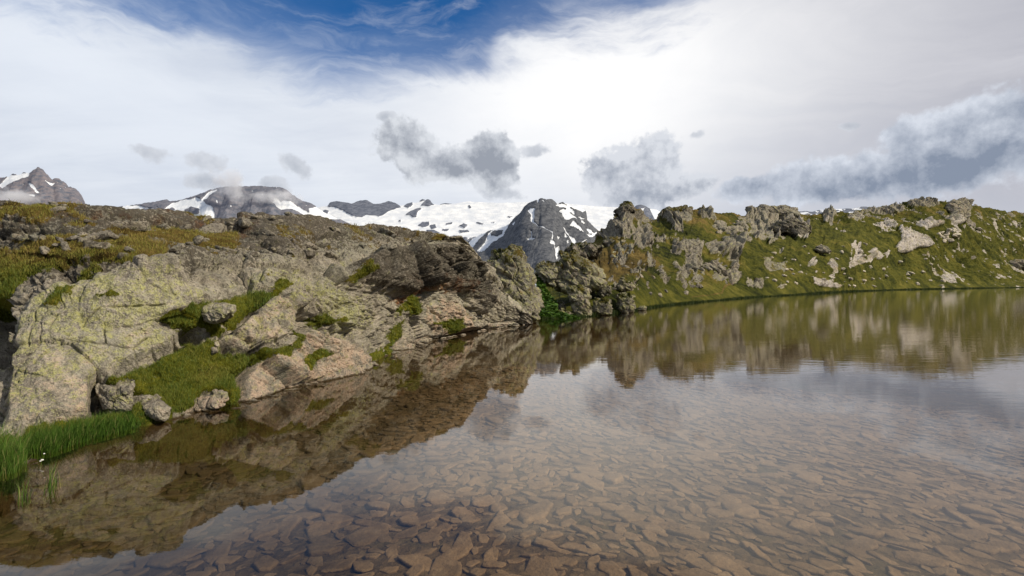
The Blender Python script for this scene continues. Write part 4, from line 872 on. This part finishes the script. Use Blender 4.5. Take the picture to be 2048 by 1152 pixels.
o = link('leafy_plants', mesh_np('leafy_plants', Vl, ql, mat=M_G1, attrs={'wa': al})); tag(o, 'broad leaved green plants filling the gully between the shore crags', 'plants', kind='stuff')
# white flower on the flat stone
root = bpy.data.objects.new('flower', None); COL.objects.link(root); pf = place(78, 930, 4.66); root.location = pf
tag(root, 'tiny white plume flower beside the flat stone in the water', 'flower')
n = 8; th = np.linspace(0, 2 * np.pi, n, endpoint=False)
pts = np.array([[0, 0, -.04], [.012, 0, .03], [.03, 0, .06], [.034, 0, .10]]); st = (pts[:, None] + .002 * np.stack([np.cos(th), np.sin(th), 0 * th], -1)[None]).reshape(-1, 3)
link('stem', mesh_np('stem', st, gridquads(4, n, True), mat=M_G1, attrs={'wa': np.full((len(st), 3), .8)}), root)
mw, t = newmat('white_petal'); finish(t, (.8, .79, .74, 1), .6, None)
for c_, s_ in (((.018, 0, .045), .011), ((.006, -.004, .036), .008), ((.036, 0, .102), .007)):
    me = stone_mesh('petal_tuft', 33, .8, mw); cv = slab_co(me) * s_ + c_; me.vertices.foreach_set('co', cv.ravel().astype(f32)); me.update()
    link('petal_tuft', me, root)

# ================================================================== LIGHT AND SKY
SAZ, SEL = math.radians(108), math.radians(38)
sd = np.array([math.sin(SAZ) * math.cos(SEL), math.cos(SAZ) * math.cos(SEL), math.sin(SEL)])
L = bpy.data.lights.new('sun', 'SUN'); L.energy = 5.0; L.angle = math.radians(2.5); L.color = (1, .88, .70)
so_ = bpy.data.objects.new('sun', L); COL.objects.link(so_)
from mathutils import Vector, Matrix
so_.rotation_euler = Vector(sd).to_track_quat('Z', 'Y').to_euler()

w = bpy.data.worlds.new('World'); SC.world = w; w.use_nodes = True
w.node_tree.nodes.clear(); t = NT(w.node_tree)
sky = t.new('ShaderNodeTexSky'); sky.sky_type = 'NISHITA'; sky.sun_disc = False
sky.sun_elevation = SEL; sky.sun_rotation = SAZ; sky.altitude = 2400
Dv = t.new('ShaderNodeTexCoord').outputs['Generated']
sp = t.new('ShaderNodeSeparateXYZ', {0: Dv})
az = t.math('ARCTAN2', sp.outputs[0], sp.outputs[1]); el = t.math('ARCSINE', sp.outputs[2])
ael = t.math('ABSOLUTE', el)
AE = t.new('ShaderNodeCombineXYZ', {0: az, 1: el}).outputs[0]
def ang(u, v):
    a = math.atan((u - 1024) / F); return a, math.atan((float(vh(u)) - v) / F * math.cos(a))
def blob(u, v, ru, rv, rotd=0.0, power='SPHERICAL'):
    a, e = ang(u, v); k = math.cos(a) ** 2
    mpn = t.new('ShaderNodeMapping', {'Vector': AEW, 'Location': (a, e, 0), 'Rotation': (0, 0, math.radians(rotd)), 'Scale': (ru / F * k, rv / F * math.cos(a), 1)}, vector_type='TEXTURE')
    g = t.new('ShaderNodeTexGradient', {0: mpn.outputs[0]}, gradient_type=power).outputs['Fac']
    return t.step(g, 0, 1)
def lblob(u, v, ru, rv, rotd=0.0):
    a, e = ang(u, v); k = math.cos(a) ** 2
    mpn = t.new('ShaderNodeMapping', {'Vector': AEW, 'Location': (a, e, 0), 'Rotation': (0, 0, math.radians(rotd)), 'Scale': (ru / F * k, rv / F * math.cos(a), 1)}, vector_type='TEXTURE')
    ln = t.new('ShaderNodeVectorMath', {0: mpn.outputs[0]}, operation='LENGTH').outputs['Value']
    return t.math('EXPONENT', t.math('MULTIPLY', t.math('MULTIPLY', ln, ln), -1.6))
def sumup(lst):
    o = lst[0]
    for x in lst[1:]: o = t.math('ADD', o, x)
    return o
# cloud-sheet coordinates (a flat layer overhead) for the streaked veil
zc = t.math('ADD', t.math('MAXIMUM', sp.outputs[2], 0.0), .12)
LX = t.new('ShaderNodeCombineXYZ', {0: t.math('DIVIDE', sp.outputs[0], zc), 1: t.math('DIVIDE', sp.outputs[1], zc)}).outputs[0]
lm = t.new('ShaderNodeMapping', {'Vector': LX, 'Rotation': (0, 0, math.radians(-38)), 'Scale': (.45, 1.5, 1)}).outputs[0]
nv1 = t.noise(lm, .8, 6, .55, .4); nv2 = t.noise(lm, 2.4, 5, .6, .5)
# softly warped bearing coordinates
wn = t.new('ShaderNodeTexNoise', {'Vector': Dv, 'Scale': 5.0, 'Detail': 5.0, 'Roughness': .55})
wv = t.new('ShaderNodeVectorMath', {0: t.new('ShaderNodeVectorMath', {0: wn.outputs['Color'], 1: (.5, .5, .5)}, operation='SUBTRACT').outputs[0], 'Scale': .10}, operation='SCALE').outputs[0]
AEW = t.new('ShaderNodeVectorMath', {0: AE, 1: wv}, operation='ADD').outputs[0]
f1 = t.noise(Dv, 11, 8, .62); f2 = t.noise(Dv, 30, 6, .6)
f3 = t.noise(Dv, 75, 5, .6)
am = t.new('ShaderNodeMapping', {'Vector': AEW, 'Rotation': (0, 0, math.radians(24)), 'Scale': (2.2, 7.5, 1)}).outputs[0]
st1 = t.noise(am, 1.0, 7, .6, .8); st2 = t.noise(am, 3.1, 6, .62, .6)
# blue opening above a drifting cloud edge (edge elevation against bearing)
EDGE = [(-300, -120), (0, -45), (180, 0), (300, 45), (500, 122), (700, 172), (860, 170), (960, 142), (1060, 98), (1200, 60), (1330, 22), (1500, -40), (1800, -230), (2300, -420)]
stops = []
for (u, v) in EDGE:
    a_, e_ = ang(u, v); stops.append(((a_ + 1) / 2, (e_, e_, e_)))
edge = t.ramp(t.math('MULTIPLY', t.math('ADD', az, 1.0), .5), stops)
bd = t.math('SUBTRACT', el, edge)
bd = t.math('ADD', bd, t.math('ADD', t.math('MULTIPLY', t.math('SUBTRACT', st1, .5), .22), t.math('MULTIPLY', t.math('SUBTRACT', st2, .5), .10)))
bd = t.math('SUBTRACT', bd, t.math('ADD', t.math('MULTIPLY', blob(1035, 30, 42, 140, -22), t.math('MULTIPLY', t.step(st2, .3, .7), .06)), t.math('MULTIPLY', blob(1180, 20, 180, 90, 0), .02)))
bm = t.math('ADD', t.math('MULTIPLY', t.step(bd, -.04, .055), .86), t.math('MULTIPLY', t.step(bd, .02, .14), .14))
bm = t.math('MULTIPLY', bm, t.math('SUBTRACT', 1.0, t.math('MULTIPLY', t.step(st2, .45, .75), .28)))
bm = t.math('MULTIPLY', bm, t.math('SUBTRACT', 1.0, t.math('MULTIPLY', t.step(el, .56, .85), .8)))
bm = t.math('MULTIPLY', bm, t.math('SUBTRACT', 1.0, t.math('MULTIPLY', t.step(t.math('ABSOLUTE', az), 1.0, 1.7), .6)))
# veil
veil = t.mix(t.step(t.math('ADD', t.math('MULTIPLY', st1, .6), t.math('MULTIPLY', nv2, .4)), .34, .68), (.60, .66, .77), (.76, .81, .89))
veil = t.mix(t.math('MULTIPLY', blob(150, 150, 800, 170, -10), .7), veil, (.82, .87, .95))
gq = t.math('MULTIPLY', t.step(t.math('ADD', t.math('ADD', az, t.math('MULTIPLY', el, .45)), t.math('MULTIPLY', t.math('SUBTRACT', st1, .5), .9)), -.15, 1.0), 1.0)
veil = t.mix(gq, veil, t.mix(t.step(st1, .3, .7), (.44, .445, .505), (.585, .59, .645)))
veil = t.mix(t.math('MULTIPLY', lblob(1200, 195, 540, 235, 10), t.math('ADD', .75, t.math('MULTIPLY', st1, .4)), clamp=True), veil, (1.07, 1.065, 1.06))
veil = t.mix(t.math('MULTIPLY', t.step(t.math('ABSOLUTE', az), 1.0, 1.9), .7), veil, (.50, .53, .58))
skyc = t.new('ShaderNodeVectorMath', {0: sky.outputs[0], 1: (.024, .078, .125)}, operation='MULTIPLY').outputs[0]
veil = t.mix(t.math('MULTIPLY', t.math('SUBTRACT', 1.0, t.step(ael, 0, .20)), .55), veil, (.66, .69, .76))
colr = t.mix(bm, veil, skyc)
Do = t.new('ShaderNodeVectorMath', {0: Dv, 1: (.012, .006, .022)}, operation='ADD').outputs[0]
f1o = t.noise(Do, 11, 8, .62); f2o = t.noise(Do, 30, 6, .6)
lit = t.math('ADD', t.math('MULTIPLY', t.math('SUBTRACT', f1, f1o), 3.0), t.math('MULTIPLY', t.math('SUBTRACT', f2, f2o), 1.0))
def cloudlayer(col, blobs, k, lo, hi, shade_lo, shade_hi, op=1.0, dark=None, lt=.85, wid=1.1):
    s = sumup(blobs)
    n_ = t.math('ADD', t.math('MULTIPLY', t.math('SUBTRACT', f1, .5), k), t.math('ADD', t.math('MULTIPLY', t.math('SUBTRACT', f2, .5), k * .6), t.math('MULTIPLY', t.math('SUBTRACT', f3, .5), k * .35)))
    d = t.math('MULTIPLY', t.math('ADD', s, n_), t.step(s, .0, .3))
    mk = t.math('MULTIPLY', t.step(d, lo, hi), op)
    q = t.math('ADD', t.math('MULTIPLY', t.step(d, lo, hi + wid), .80), .08)
    q = t.math('SUBTRACT', q, t.math('MULTIPLY', lit, lt))
    if dark is not None: q = t.math('ADD', t.math('MULTIPLY', q, .75), t.math('MULTIPLY', dark, .5))
    q = t.math('MAXIMUM', t.math('MINIMUM', q, 1.1), 0.0)
    return t.mix(mk, col, t.mix(q, shade_hi, shade_lo))
scr = [blob(295, 300, 62, 26, -8), blob(395, 318, 60, 26), blob(390, 357, 56, 30), blob(590, 325, 75, 34, -25), blob(1005, 385, 90, 28), blob(770, 238, 36, 20), blob(1070, 315, 50, 20), blob(1395, 270, 30, 16), blob(1700, 265, 50, 14), blob(545, 365, 60, 26)]
colr = cloudlayer(colr, scr, 1.9, .24, .75, (.36, .40, .47), (.64, .67, .73), .85)
bank = [blob(2020, 305, 430, 110, 12), blob(1800, 335, 350, 95, 11), blob(1600, 372, 250, 62, 7), blob(1965, 245, 170, 84, 20), blob(1830, 260, 110, 60, 10), blob(2250, 230, 420, 190, 14), blob(1480, 385, 80, 46)]
colr = cloudlayer(colr, bank, 1.5, .30, .75, (.235, .285, .38), (.70, .745, .83), .95, lt=1.1, wid=.9, dark=blob(1850, 372, 520, 62, 9))
cum = [blob(840, 310, 125, 84, -18), blob(795, 285, 80, 70), blob(965, 338, 120, 78, -10), blob(905, 352, 130, 56), blob(980, 300, 62, 60), blob(1010, 350, 70, 50)]
colr = cloudlayer(colr, cum, 2.0, .42, .80, (.30, .33, .39), (.70, .73, .78), .95, lt=1.35, wid=1.5)
cu2 = [blob(1290, 340, 120, 105, 30), blob(1310, 300, 90, 70), blob(1195, 338, 84, 56), blob(1390, 365, 84, 46), blob(1270, 390, 120, 56)]
colr = cloudlayer(colr, cu2, 2.0, .42, .84, (.31, .35, .43), (.70, .73, .79), .93, lt=1.35, wid=1.4)
bg = t.new('ShaderNodeBackground', {'Color': colr, 'Strength': 1.0})
t.new('ShaderNodeOutputWorld', {0: bg.outputs[0]})

# ================================================================== CAMERA
cam = bpy.data.cameras.new('camera'); cam.lens = 18; cam.sensor_width = 36; cam.clip_start = .05; cam.clip_end = 40000
co = bpy.data.objects.new('camera', cam); COL.objects.link(co)
co.matrix_world = Matrix.Translation((0, 0, H)) @ Matrix.Rotation(math.pi / 2 - .00195, 4, 'X') @ Matrix.Rotation(-.006, 4, 'Z')
SC.camera = co
SC.view_settings.view_transform = 'Standard'; SC.view_settings.look = 'None'; SC.view_settings.exposure = 0; SC.view_settings.gamma = 1
SC.cycles.use_denoising = True
SC.cycles.max_bounces = 6; SC.cycles.volume_bounces = 2; SC.cycles.diffuse_bounces = 2; SC.cycles.glossy_bounces = 2; SC.cycles.transparent_max_bounces = 8
SC.cycles.caustics_reflective = False; SC.cycles.caustics_refractive = False
